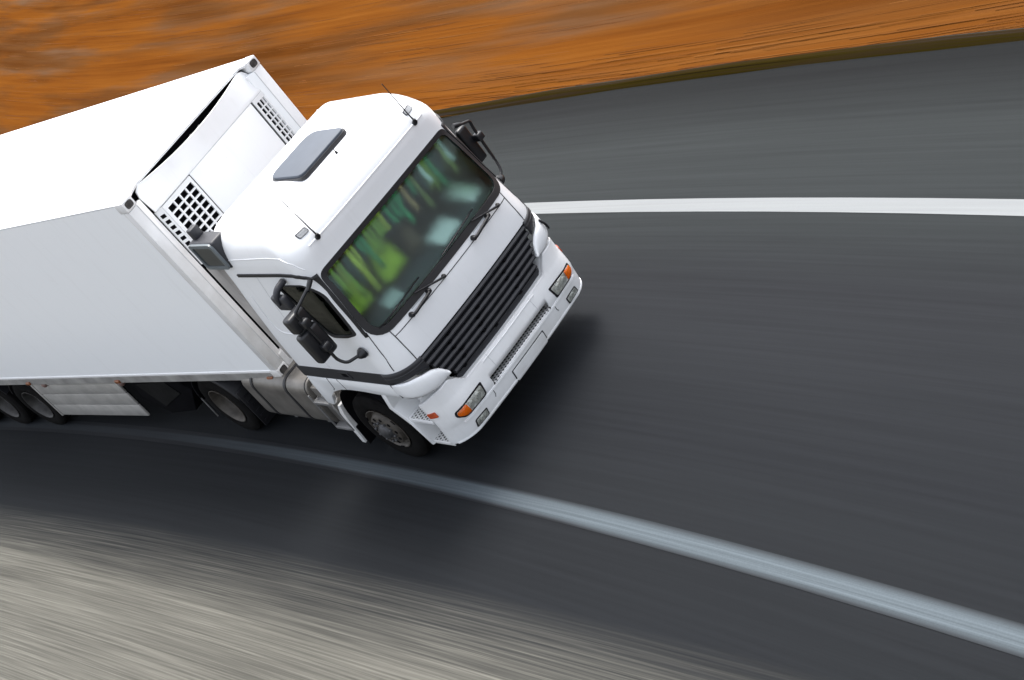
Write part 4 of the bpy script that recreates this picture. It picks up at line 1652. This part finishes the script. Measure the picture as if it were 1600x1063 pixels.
def sheet(name, label, cat, cx, cy, cz, w, h, tilt, rz, mat):  # flat piece added behind the glass to imitate a pale reflection
    bm = bmesh.new()
    rows = []
    for j in range(5):
        rows.append([bm.verts.new((-h * j / 4 * math.cos(tilt), w * (k / 6 - 0.5), h * j / 4 * math.sin(tilt) + 0.006 * math.sin(k * 0.9 + j))) for k in range(7)])
    for a, b in zip(rows[:-1], rows[1:]):
        for k in range(6):
            bm.faces.new((a[k], a[k + 1], b[k + 1], b[k]))
    o = obj(name, bm, mat, None, 80)
    so = o.modifiers.new('thick', 'SOLIDIFY')
    so.thickness = 0.003
    o.location = (cx, cy, cz)
    o.rotation_euler = (0, 0, rz)
    tag(o, label, cat)
    return o


hang_reflection('reflection_cloth', 'added tan brown shape imitating a reflection low in the windscreen beside the white one', 0.72, 0.14, 1.97, 2.30, 0.09, 0.0, TAN, False)['category'] = 'reflection_cloth'
hang_reflection('reflection_cloth', 'added dark green shape imitating a reflection high in the windscreen between two lime ones', 0.82, -0.60, 2.36, 2.62, 0.10, 0.0, simple('reflection_dark_green', (0.03, 0.16, 0.04), 0.85, var=0.5), False)['category'] = 'reflection_cloth'
sheet('reflection_sheet', 'added white sheet on the dashboard imitating a reflection in the middle of the windscreen', 'reflection_sheet', 1.10, 0.36, 1.945, 0.36, 0.26, R(24), 0.15, REFLECTION_PALE)
sheet('reflection_sheet', 'added grey sheet on the dashboard imitating a reflection below the lime ones', 'reflection_card', 1.08, -0.62, 1.945, 0.22, 0.20, R(20), -0.1, simple('reflection_grey', (0.30, 0.34, 0.34), 0.8, var=0.1))
sheet('reflection_sheet', 'added long pale sheet on the far dashboard end imitating a windscreen reflection under the olive one', 'reflection_sheet', 1.02, 0.93, 1.955, 0.22, 0.36, R(28), 0.3, REFLECTION_PALE)


# ---- wheels
TY = 0.505


def tyre_mesh(width):
    h = width / 2
    prof = [(0.285, -h * 0.80), (0.33, -h * 0.98), (0.42, -h), (0.475, -h * 0.92), (0.50, -h * 0.78)]
    for c_ in (-0.45, 0.0, 0.45):
        prof += [(TY, (c_ - 0.10) * h - 0.002), (TY - 0.014, (c_ - 0.09) * h), (TY - 0.014, (c_ + 0.07) * h), (TY, (c_ + 0.08) * h + 0.002)]
    prof += [(0.50, h * 0.78), (0.475, h * 0.92), (0.42, h), (0.33, h * 0.98), (0.285, h * 0.80)]
    return lathe_y(prof, 56)


def make_wheel(kind, parent, loc, mat_rim):
    """outer face looks to -Y; kind: 'steer' (bulging disc) or 'dish' (deep dish)"""
    if kind == 'steer':
        prof = [(0.292, -0.135), (0.300, -0.150), (0.290, -0.152), (0.272, -0.130), (0.262, -0.100), (0.245, -0.095), (0.232, -0.120), (0.215, -0.165), (0.200, -0.172), (0.150, -0.176), (0.118, -0.176), (0.112, -0.160)]
        hubp = [(0.112, -0.150), (0.108, -0.175), (0.095, -0.185), (0.085, -0.215), (0.06, -0.228), (0.0, -0.230)]
        hole_r, hole_y, nut_r, nut_y = 0.182, -0.1755, 0.145, -0.178
    else:
        prof = [(0.292, -0.135), (0.300, -0.150), (0.290, -0.152), (0.274, -0.125), (0.262, -0.06), (0.245, 0.02), (0.215, 0.055), (0.17, 0.065), (0.12, 0.060)]
        hubp = [(0.125, 0.065), (0.12, 0.02), (0.105, -0.005), (0.095, -0.05), (0.06, -0.065), (0.0, -0.066)]
        hole_r, hole_y, nut_r, nut_y = 0.195, 0.055, 0.150, 0.058
    w = obj('wheel', lathe_y(prof, 56), mat_rim, parent, 35)
    w.location = loc
    obj('tyre', tyre_mesh(0.30), TYRE, w, 35)
    obj('hub', lathe_y(hubp, 28), HUB, w, 35)
    first = None
    for k in range(10):
        a = 2 * PI * k / 10
        p = (hole_r * math.cos(a), hole_y, hole_r * math.sin(a))
        if first is None:
            first = obj('hand_hole', lathe_y([(0.0, -0.003), (0.020, -0.003), (0.024, 0.003)], 14), DARK, w)
            first.location = p
        else:
            again(first, w, p)
    nb_ = None
    for k in range(10):
        a = 2 * PI * (k + 0.5) / 10
        p = (nut_r * math.cos(a), nut_y, nut_r * math.sin(a))
        if nb_ is None:
            nb_ = obj('wheel_nut', lathe_y([(0.0, -0.030), (0.010, -0.030), (0.016, -0.022), (0.017, 0.004)], 6), HUB, w)
            nb_.location = p
        else:
            again(nb_, w, p)
    if kind == 'steer':
        for k in range(3):
            a = 2 * PI * (k + 0.25) / 3
            wt = obj('balance_weight', boxm(-0.03, 0.03, -0.006, 0.006, -0.008, 0.008, 0.004), DARK, w)
            wt.location = (0.283 * math.cos(a), -0.155, 0.283 * math.sin(a))
            wt.rotation_euler = (0, -a + PI / 2, 0)
    return w


def copy_wheel(src, parent, loc, rz=0.0):
    w = src.copy()
    COL.objects.link(w)
    w.parent = parent
    w.location = loc
    w.rotation_euler = (0, 0, rz)
    for ch in list(src.children):
        c_ = ch.copy()
        COL.objects.link(c_)
        c_.parent = w
    return w


fw = make_wheel('steer', truck, (0, -1.05, TY), RIM)
copy_wheel(fw, truck, (0, 1.05, TY), PI)
dw = make_wheel('dish', truck, (-3.62, -1.07, TY), RIM)
copy_wheel(dw, truck, (-3.62, 1.07, TY), PI)
for sg in (NEAR, FAR):
    it = obj('tyre', tyre_mesh(0.30), TYRE, truck, 35)
    it.location = (-3.62, sg * 0.73, TY)
obj('front_axle', tube([(0, -0.9, 0.47), (0, -0.6, 0.40), (0, 0.6, 0.40), (0, 0.9, 0.47)], 0.06, 10), STEEL, truck, 60)
obj('drive_axle', tube([(-3.62, -0.95, TY), (-3.62, -0.25, TY), (-3.62, 0, TY), (-3.62, 0.25, TY), (-3.62, 0.95, TY)], [0.09, 0.10, 0.24, 0.10, 0.09], 14), STEEL, truck, 60)

# ---- chassis, tank, steps, rear fenders
for sg in (NEAR, FAR):
    obj('frame_rail', boxm(-4.5, 1.20, *sorted((sg * 0.34, sg * 0.42)), 0.72, 1.00, 0.006), STEEL, truck)
    arc = []
    for k in range(15):
        a = PI * (0.93 - 0.86 * k / 14)
        arc.append((-3.62 + 0.60 * math.cos(a), TY + 0.60 * math.sin(a)))
    bm = bmesh.new()
    rows = [[bm.verts.new((x, sg * y, z)) for y in (0.62, 0.9, 1.20, 1.225)] for x, z in arc]
    for r_ in rows:
        r_[3].co.z -= 0.03
    for a, b in zip(rows[:-1], rows[1:]):
        for j in range(3):
            bm.faces.new((a[j], a[j + 1], b[j + 1], b[j]))
    bmesh.ops.recalc_face_normals(bm, faces=bm.faces)
    fd = obj('rear_fender', bm, BLACK, truck, 60)
    so = fd.modifiers.new('thick', 'SOLIDIFY')
    so.thickness = 0.012
    fl = boxm(-3.03, -2.99, *sorted((sg * 0.64, sg * 1.215)), 0.20, 0.80, 0.012)
    fo = obj('fender_flap', fl, BLACK, truck, 40)
    for j in range(6):
        obj('flap_rib', boxm(-2.99, -2.975, *sorted((sg * 0.68, sg * 1.18)), 0.26 + j * 0.085, 0.285 + j * 0.085, 0.004), BLACK, fo)
    obj('flap_edge', tube([(-4.24, sg * 1.20, 0.66), (-4.27, sg * 1.20, 0.22)], 0.010, 6), STEEL_G, fo)
for xx in (-4.3, -2.6, -1.6, -0.7):
    obj('cross_member', boxm(xx - 0.06, xx + 0.06, -0.36, 0.36, 0.76, 0.98, 0.01), STEEL, truck)
obj('fifth_wheel', prism(round_poly([(-3.45, -0.42), (-2.65, -0.42), (-2.65, 0.42), (-3.45, 0.42)], 0.15, 5, 2), 'z', 1.0, 1.06, 0.01), STEEL, truck, 40)
obj('engine_block', boxm(-0.5, 0.9, -0.5, 0.5, 0.45, 1.30, 0.05), STEEL, truck)
obj('gearbox', boxm(-1.6, -0.5, -0.28, 0.28, 0.45, 0.95, 0.08), STEEL, truck, 40)
tank_sec = round_poly([(-1.20, 0.40), (-0.50, 0.40), (-0.50, 1.10), (-1.20, 1.10)], [0.16, 0.12, 0.12, 0.16], 8, 3)
tb = prism(tank_sec, 'x', -2.62, -1.10)
bmesh.ops.bevel(tb, geom=[e for e in tb.edges if abs(e.verts[0].co.x - e.verts[1].co.x) < 1e-6], offset=0.02, segments=3, affect='EDGES', profile=0.5)
tank = obj('fuel_tank', tb, ALU, truck, 40)
tank_far = again(tank, truck, (-3.72, 0, 0), (0, 0, PI))
for xs in (-2.36, -1.58):
    so_ = round_poly([(-1.209, 0.391), (-0.49, 0.391), (-0.49, 1.109), (-1.209, 1.109)], [0.165, 0.12, 0.12, 0.165], 8, 3)
    si_ = round_poly([(-1.198, 0.402), (-0.50, 0.402), (-0.50, 1.098), (-1.198, 1.098)], [0.16, 0.12, 0.12, 0.16], 8, 3)
    obj('tank_strap', ring_patch(so_, si_, lambda y, z, d: (xs + 0.024 - d, y, z), 0.048), RUBBER, tank, 40)
obj('tank_cap', tube([(-2.05, -1.02, 1.07), (-2.05, -1.04, 1.13), (-2.05, -1.04, 1.16)], [0.055, 0.055, 0.045], 16), BLACK, tank, 40)
rb_ = round_poly([(-1.165, 0.44), (-0.55, 0.44), (-0.55, 1.06), (-1.165, 1.06)], [0.14, 0.10, 0.10, 0.14], 8, 3)
obj('tank_end_rib', ring_patch(round_poly([(-1.204, 0.396), (-0.495, 0.396), (-0.495, 1.104), (-1.204, 1.104)], [0.16, 0.12, 0.12, 0.16], 8, 3), rb_, lambda y, z, d: (-1.13 - d, y, z), 0.014), RUBBER, tank, 40)
for sx in (-2.2, -1.45):
    obj('tank_bracket', boxm(sx - 0.03, sx + 0.03, -1.12, -1.06, 0.35, 0.41, 0.006), STEEL_G, tank)
# side steps between tank and cab
sf = obj('side_step', boxm(-0.745, -0.715, -1.235, -1.215, 0.43, 1.02, 0.006), STEEL_G, truck, 40)
obj('step_post', boxm(-1.085, -1.06, -1.235, -1.215, 0.43, 0.98, 0.006), STEEL_G, sf, 40)
for zt in (0.44, 0.86):
    obj('step_rung', boxm(-1.075, -0.72, -1.24, -1.10, zt - 0.02, zt + 0.025, 0.008), STEEL_G, sf, 40)
obj('battery_box', boxm(-1.06, -0.74, -1.16, -0.5, 0.46, 1.04, 0.02), simple('battery_cover', (0.09, 0.085, 0.078), 0.6, var=0.3), truck, 40)

# ================================================================== TRAILER CHASSIS AND CONTAINER
CL = (-1.813, 0.178, 0.0)
CYAW = 0.094
trailer = thing('trailer_chassis', 'dark trailer chassis with aluminium plank side guard under the white container', 'trailer', CL, CYAW)
cont = thing('container', 'long white refrigerated container with grated front above the cab', 'container', (CL[0], CL[1], 1.095), CYAW)

W2, HC, LC = 1.262, 2.765, 13.6
# body: side walls, roof, rear
obj('side_wall', boxm(-LC, -0.115, -W2 + 0.006, -W2 + 0.05, 0.10, HC - 0.02), WHITE_S, cont)
obj('side_wall', boxm(-LC, -0.115, W2 - 0.05, W2 - 0.006, 0.10, HC - 0.02), WHITE_S, cont)
obj('roof', boxm(-LC, -0.125, -W2 + 0.004, W2 - 0.004, HC - 0.016, HC, 0.006), WHITE_C, cont)
obj('rear_wall', boxm(-LC - 0.04, -LC, -W2, W2, 0.0, HC, 0.01), WHITE_C, cont)
obj('floor', boxm(-LC, -0.10, -W2 + 0.06, W2 - 0.06, 0.0, 0.10), STEEL, cont)
for sg in (NEAR, FAR):
    br = obj('bottom_rail', boxm(-LC, -0.10, *sorted((sg * (W2 - 0.09), sg * (W2 + 0.004))), -0.055, 0.062, 0.006), RAIL, cont)
    obj('rail_trim', boxm(-LC, -0.125, *sorted((sg * (W2 - 0.02), sg * (W2 + 0.002))), 0.066, 0.10, 0.004), WHITE_C, br)
    # corner post, wide face plus inner bevel
    post = [(0.0, sg * W2), (0.0, sg * 1.12), (-0.05, sg * 1.03), (-0.10, sg * 1.03), (-0.118, sg * W2)]
    obj('corner_post', prism(post, 'z', 0.10, HC - 0.13, 0.005), WHITE_F if sg < 0 else WHITE_C, cont, 30)
    obj('post_joint', boxm(-0.001, 0.004, *sorted((sg * 1.122, sg * 1.130)), 0.15, HC - 0.14), JOINT, cont)
    for (z0, z1) in ((-0.02, 0.10), (HC - 0.125, HC + 0.006)):
        cst = obj('corner_casting', boxm(-0.165, 0.008, *sorted((sg * (W2 + 0.006), sg * (W2 - 0.155))), z0, z1, 0.012, 2), WHITE_F, cont, 40)
        zc = (z0 + z1) / 2
        yc = sg * (W2 - 0.075)
        ho = round_poly([(yc - 0.052, zc - 0.042), (yc + 0.052, zc - 0.042), (yc + 0.052, zc + 0.042), (yc - 0.052, zc + 0.042)], 0.032, 4, 1)
        hi = round_poly([(yc - 0.046, zc - 0.036), (yc + 0.046, zc - 0.036), (yc + 0.046, zc + 0.036), (yc - 0.046, zc + 0.036)], 0.030, 4, 1)
        obj('casting_hole', row_patch(hi, lambda y, z, d: (0.0105 - d, y, z), 8, 8, 0.004), CASTING, cst)
        obj('hole_rim', ring_patch(ho, hi, lambda y, z, d: (0.0125 - d, y, z), 0.006), RUBBER, cst)
obj('front_sill', boxm(-0.10, 0.0, -1.10, 1.10, -0.02, 0.20, 0.01), WHITE_F, cont, 30)
# front header: roof edge, bevel, dark opening behind the cover
obj('front_header', boxm(-0.16, -0.126, -1.10, 1.10, HC - 0.030, HC - 0.018, 0.004), WHITE_C, cont, 30)
for (ya, yb) in ((-1.115, -0.90), (1.06, 1.115)):
    obj('roof_gusset', prism([(-0.126, ya), (-0.126, yb), (-0.06, (ya + yb) / 2 + (-0.03 if ya < 0 else 0.01)), (-0.004, ya if ya < 0 else yb), (-0.06, ya if ya < 0 else yb)] if ya < 0 else [(-0.126, yb), (-0.126, ya), (-0.06, ya + 0.012), (-0.004, yb)], 'z', HC - 0.03, HC - 0.004), WHITE_F, cont)
obj('unit_cavity', boxm(-0.34, -0.30, -1.03, 1.09, 0.2, HC - 0.05), DARK, cont)
# refrigeration unit cover
UX = -0.035


def cover_top(y):
    return 2.738


def cover_z(y, z):
    t = (y - 0.07) / 0.98
    return z - 0.060 * max(0, 1 - t * t) * min(1, max(0, (z - 2.43) / 0.30))


def cover_x(y, z):
    t = (y - 0.07) / 0.98
    k = min(1, max(0, (z - 2.43) / 0.30))
    return UX + k * (-0.090 + 0.088 * max(0, 1 - t * t))


up = [(-1.0, 2.41)] + [(1.10, 2.41), (1.10, 2.64), (1.06, 2.71)] + [(y, cover_top(y)) for y in np.linspace(1.0, -0.90, 24)] + [(-0.97, 2.70), (-1.0, 2.62)]
obj('unit_cover', row_patch([(float(a), float(b)) for a, b in up], lambda y, z, d: (cover_x(y, z) - d, y, cover_z(y, z)), 16, 40, 0.02), WHITE_C, cont, 40)
obj('unit_door', boxm(UX - 0.03, UX, -0.375, 0.835, 0.22, 2.402, 0.006), WHITE_C, cont, 30)
obj('panel_gap', boxm(UX - 0.02, UX - 0.006, -1.0, 1.10, 2.4015, 2.4105), JOINT, cont)
obj('panel_gap', boxm(UX - 0.02, UX - 0.006, -0.386, -0.376, 0.22, 2.402), SEAM, cont)
obj('panel_gap', boxm(UX - 0.02, UX - 0.002, 0.836, 0.850, 0.22, 2.402), SEAM, cont)
# small brackets seen in the opening
for yb in (-0.34, -0.04, 0.12, 0.46):
    obj('unit_bracket', prism([(yb, 2.60), (yb + 0.07, 2.64), (yb + 0.05, 2.675), (yb - 0.02, 2.65)], 'x', -0.122, -0.095, 0.004), STEEL_G, cont)


def grate(name, y0, y1, z0, z1, ncol, nrow, bar=0.022, margin_l=0.04, margin_r=0.04, margin_t=0.06):
    """white lattice with one bar per object over a dark void"""
    fr = obj(name, ring_patch(round_poly([(y0 - margin_l, z0 - 0.06), (y1 + margin_r, z0 - 0.06), (y1 + margin_r, z1 + margin_t), (y0 - margin_l, z1 + margin_t)], 0.006, 2, 2),
                              round_poly([(y0, z0), (y1, z0), (y1, z1), (y0, z1)], 0.004, 2, 2), lambda y, z, d: (UX - d, y, z), 0.025), WHITE_C, cont, 30)
    obj('grate_void', boxm(UX - 0.075, UX - 0.06, y0 - 0.02, y1 + 0.02, z0 - 0.02, z1 + 0.02), DARK, fr)
    pw, ph = (y1 - y0) / ncol, (z1 - z0) / nrow
    for k in range(1, ncol):
        yy = y0 + pw * k
        obj('grate_bar', boxm(UX - 0.022, UX - 0.002, yy - bar / 2, yy + bar / 2, z0, z1), WHITE_C, fr)
    for k in range(1, nrow):
        z = z0 + ph * k
        obj('grate_bar', boxm(UX - 0.0235, UX - 0.0035, y0, y1, z - bar / 2, z + bar / 2), WHITE_C, fr)
    return fr


grate('front_grate', -0.855, -0.425, 1.64, 2.335, 4, 8, margin_l=0.045, margin_r=0.035)
grate('front_grate', 0.895, 1.095, 1.64, 2.345, 4, 8, bar=0.016, margin_l=0.035, margin_r=0.005)
# slanted side grate beside the near post
sgf = obj('side_grate', prism([(-0.905, UX), (-1.0, UX - 0.035), (-1.0, UX - 0.055), (-0.905, UX - 0.022)], 'z', 1.60, 2.40), WHITE_C, cont)
for p in sgf.data.vertices:      # prism built in (y, x) order: swap
    p.co.x, p.co.y = p.co.y, p.co.x
sgf.data.flip_normals()
for k in range(9):
    z = 2.305 - 0.083 * k
    hv = [(-0.930, z + 0.018), (-0.930, z - 0.028), (-0.982, z - 0.018), (-0.982, z + 0.028)]
    obj('grate_hole', ([(UX + 0.0015 - 0.035 * (-0.905 - y) / 0.095, y, zz_) for y, zz_ in hv], [(0, 1, 2, 3)]), DARK, sgf)

# ---- trailer parts (local z is world z)
for sg in (NEAR, FAR):
    obj('main_beam', boxm(-LC, -0.4, *sorted((sg * 0.46, sg * 0.58)), 0.88, 1.06, 0.006), STEEL, trailer)
for k in range(12):
    xx = -0.9 - k * 1.1
    obj('cross_beam', boxm(xx - 0.05, xx + 0.05, -1.16, 1.16, 0.965, 1.035), STEEL, trailer)
# side guard of three aluminium planks
gd = obj('side_guard', boxm(-6.93, -4.30, -1.16, -1.14, 0.28, 0.96), STEEL, trailer)
for k, (z0, z1) in enumerate(((0.27, 0.505), (0.51, 0.745), (0.75, 0.955))):
    bm = boxm(-6.90 + 0.0 * k, -4.27, -1.202, -1.165, z0, z1, 0.012, 2)
    obj('guard_plank', bm, ALU_P, gd, 40)
obj('guard_cap', boxm(-6.97, -4.23, -1.212, -1.15, 0.958, 1.0, 0.01), ALU_P, gd, 40)
obj('guard_end', boxm(-6.965, -6.915, -1.212, -1.15, 0.26, 0.955, 0.008), ALU_P, gd, 40)
# dark equipment box and landing legs further forward
obj('equipment_box', prism([(-4.10, 0.93), (-2.95, 0.98), (-2.65, 0.72), (-3.05, 0.30), (-3.75, 0.24), (-4.18, 0.55)], 'y', -1.12, -0.55, 0.02), DARK, trailer, 35)
obj('equipment_box_lid', prism([(-3.95, 0.86), (-3.15, 0.90), (-3.0, 0.66), (-3.7, 0.40)], 'y', -1.135, -1.121, 0.004), STEEL, trailer)
for sg in (NEAR, FAR):
    lg = obj('landing_leg', boxm(-4.52, -4.38, *sorted((sg * 0.72, sg * 0.86)), 0.35, 1.0, 0.008), STEEL_G, trailer)
    obj('leg_foot', boxm(-4.58, -4.32, *sorted((sg * 0.68, sg * 0.90)), 0.32, 0.36, 0.01), STEEL, lg)
for xx in (-0.22, -3.95, -6.72, -9.5):
    ml = obj('side_lamp', boxm(xx - 0.07, xx + 0.05, -1.295, -1.262, 1.052, 1.105, 0.012), RUST, trailer, 40)
for xx in (-4.05, -6.42):
    obj('lamp_pod', tube([(xx, -1.20, 0.99), (xx, -1.235, 0.985), (xx, -1.255, 0.98)], [0.05, 0.05, 0.03], 12), simple('dirty_lamp_%d' % int(-xx), (0.16, 0.10, 0.085), 0.5, var=0.3), trailer, 50)
tw = make_wheel('dish', trailer, (-7.43, -1.06, TY), RIM_T)
for xx in (-8.66, -9.95):
    copy_wheel(tw, trailer, (xx, -1.06, TY))
for xx in (-7.43, -8.66, -9.95):
    copy_wheel(tw, trailer, (xx, 1.06, TY), PI)
    obj('axle', tube([(xx, -0.95, TY), (xx, 0.95, TY)], 0.075, 10), STEEL, trailer, 60)
    obj('mud_guard', prism([(xx + 0.56 * math.cos(a), TY + 0.56 * math.sin(a)) for a in [PI * (0.15 + 0.7 * k / 12) for k in range(13)]] +
                           [(xx + 0.545 * math.cos(a), TY + 0.545 * math.sin(a)) for a in [PI * (0.85 - 0.7 * k / 12) for k in range(13)]], 'y', -1.20, -0.85), BLACK, trailer, 40)

bpy.context.view_layer.update()
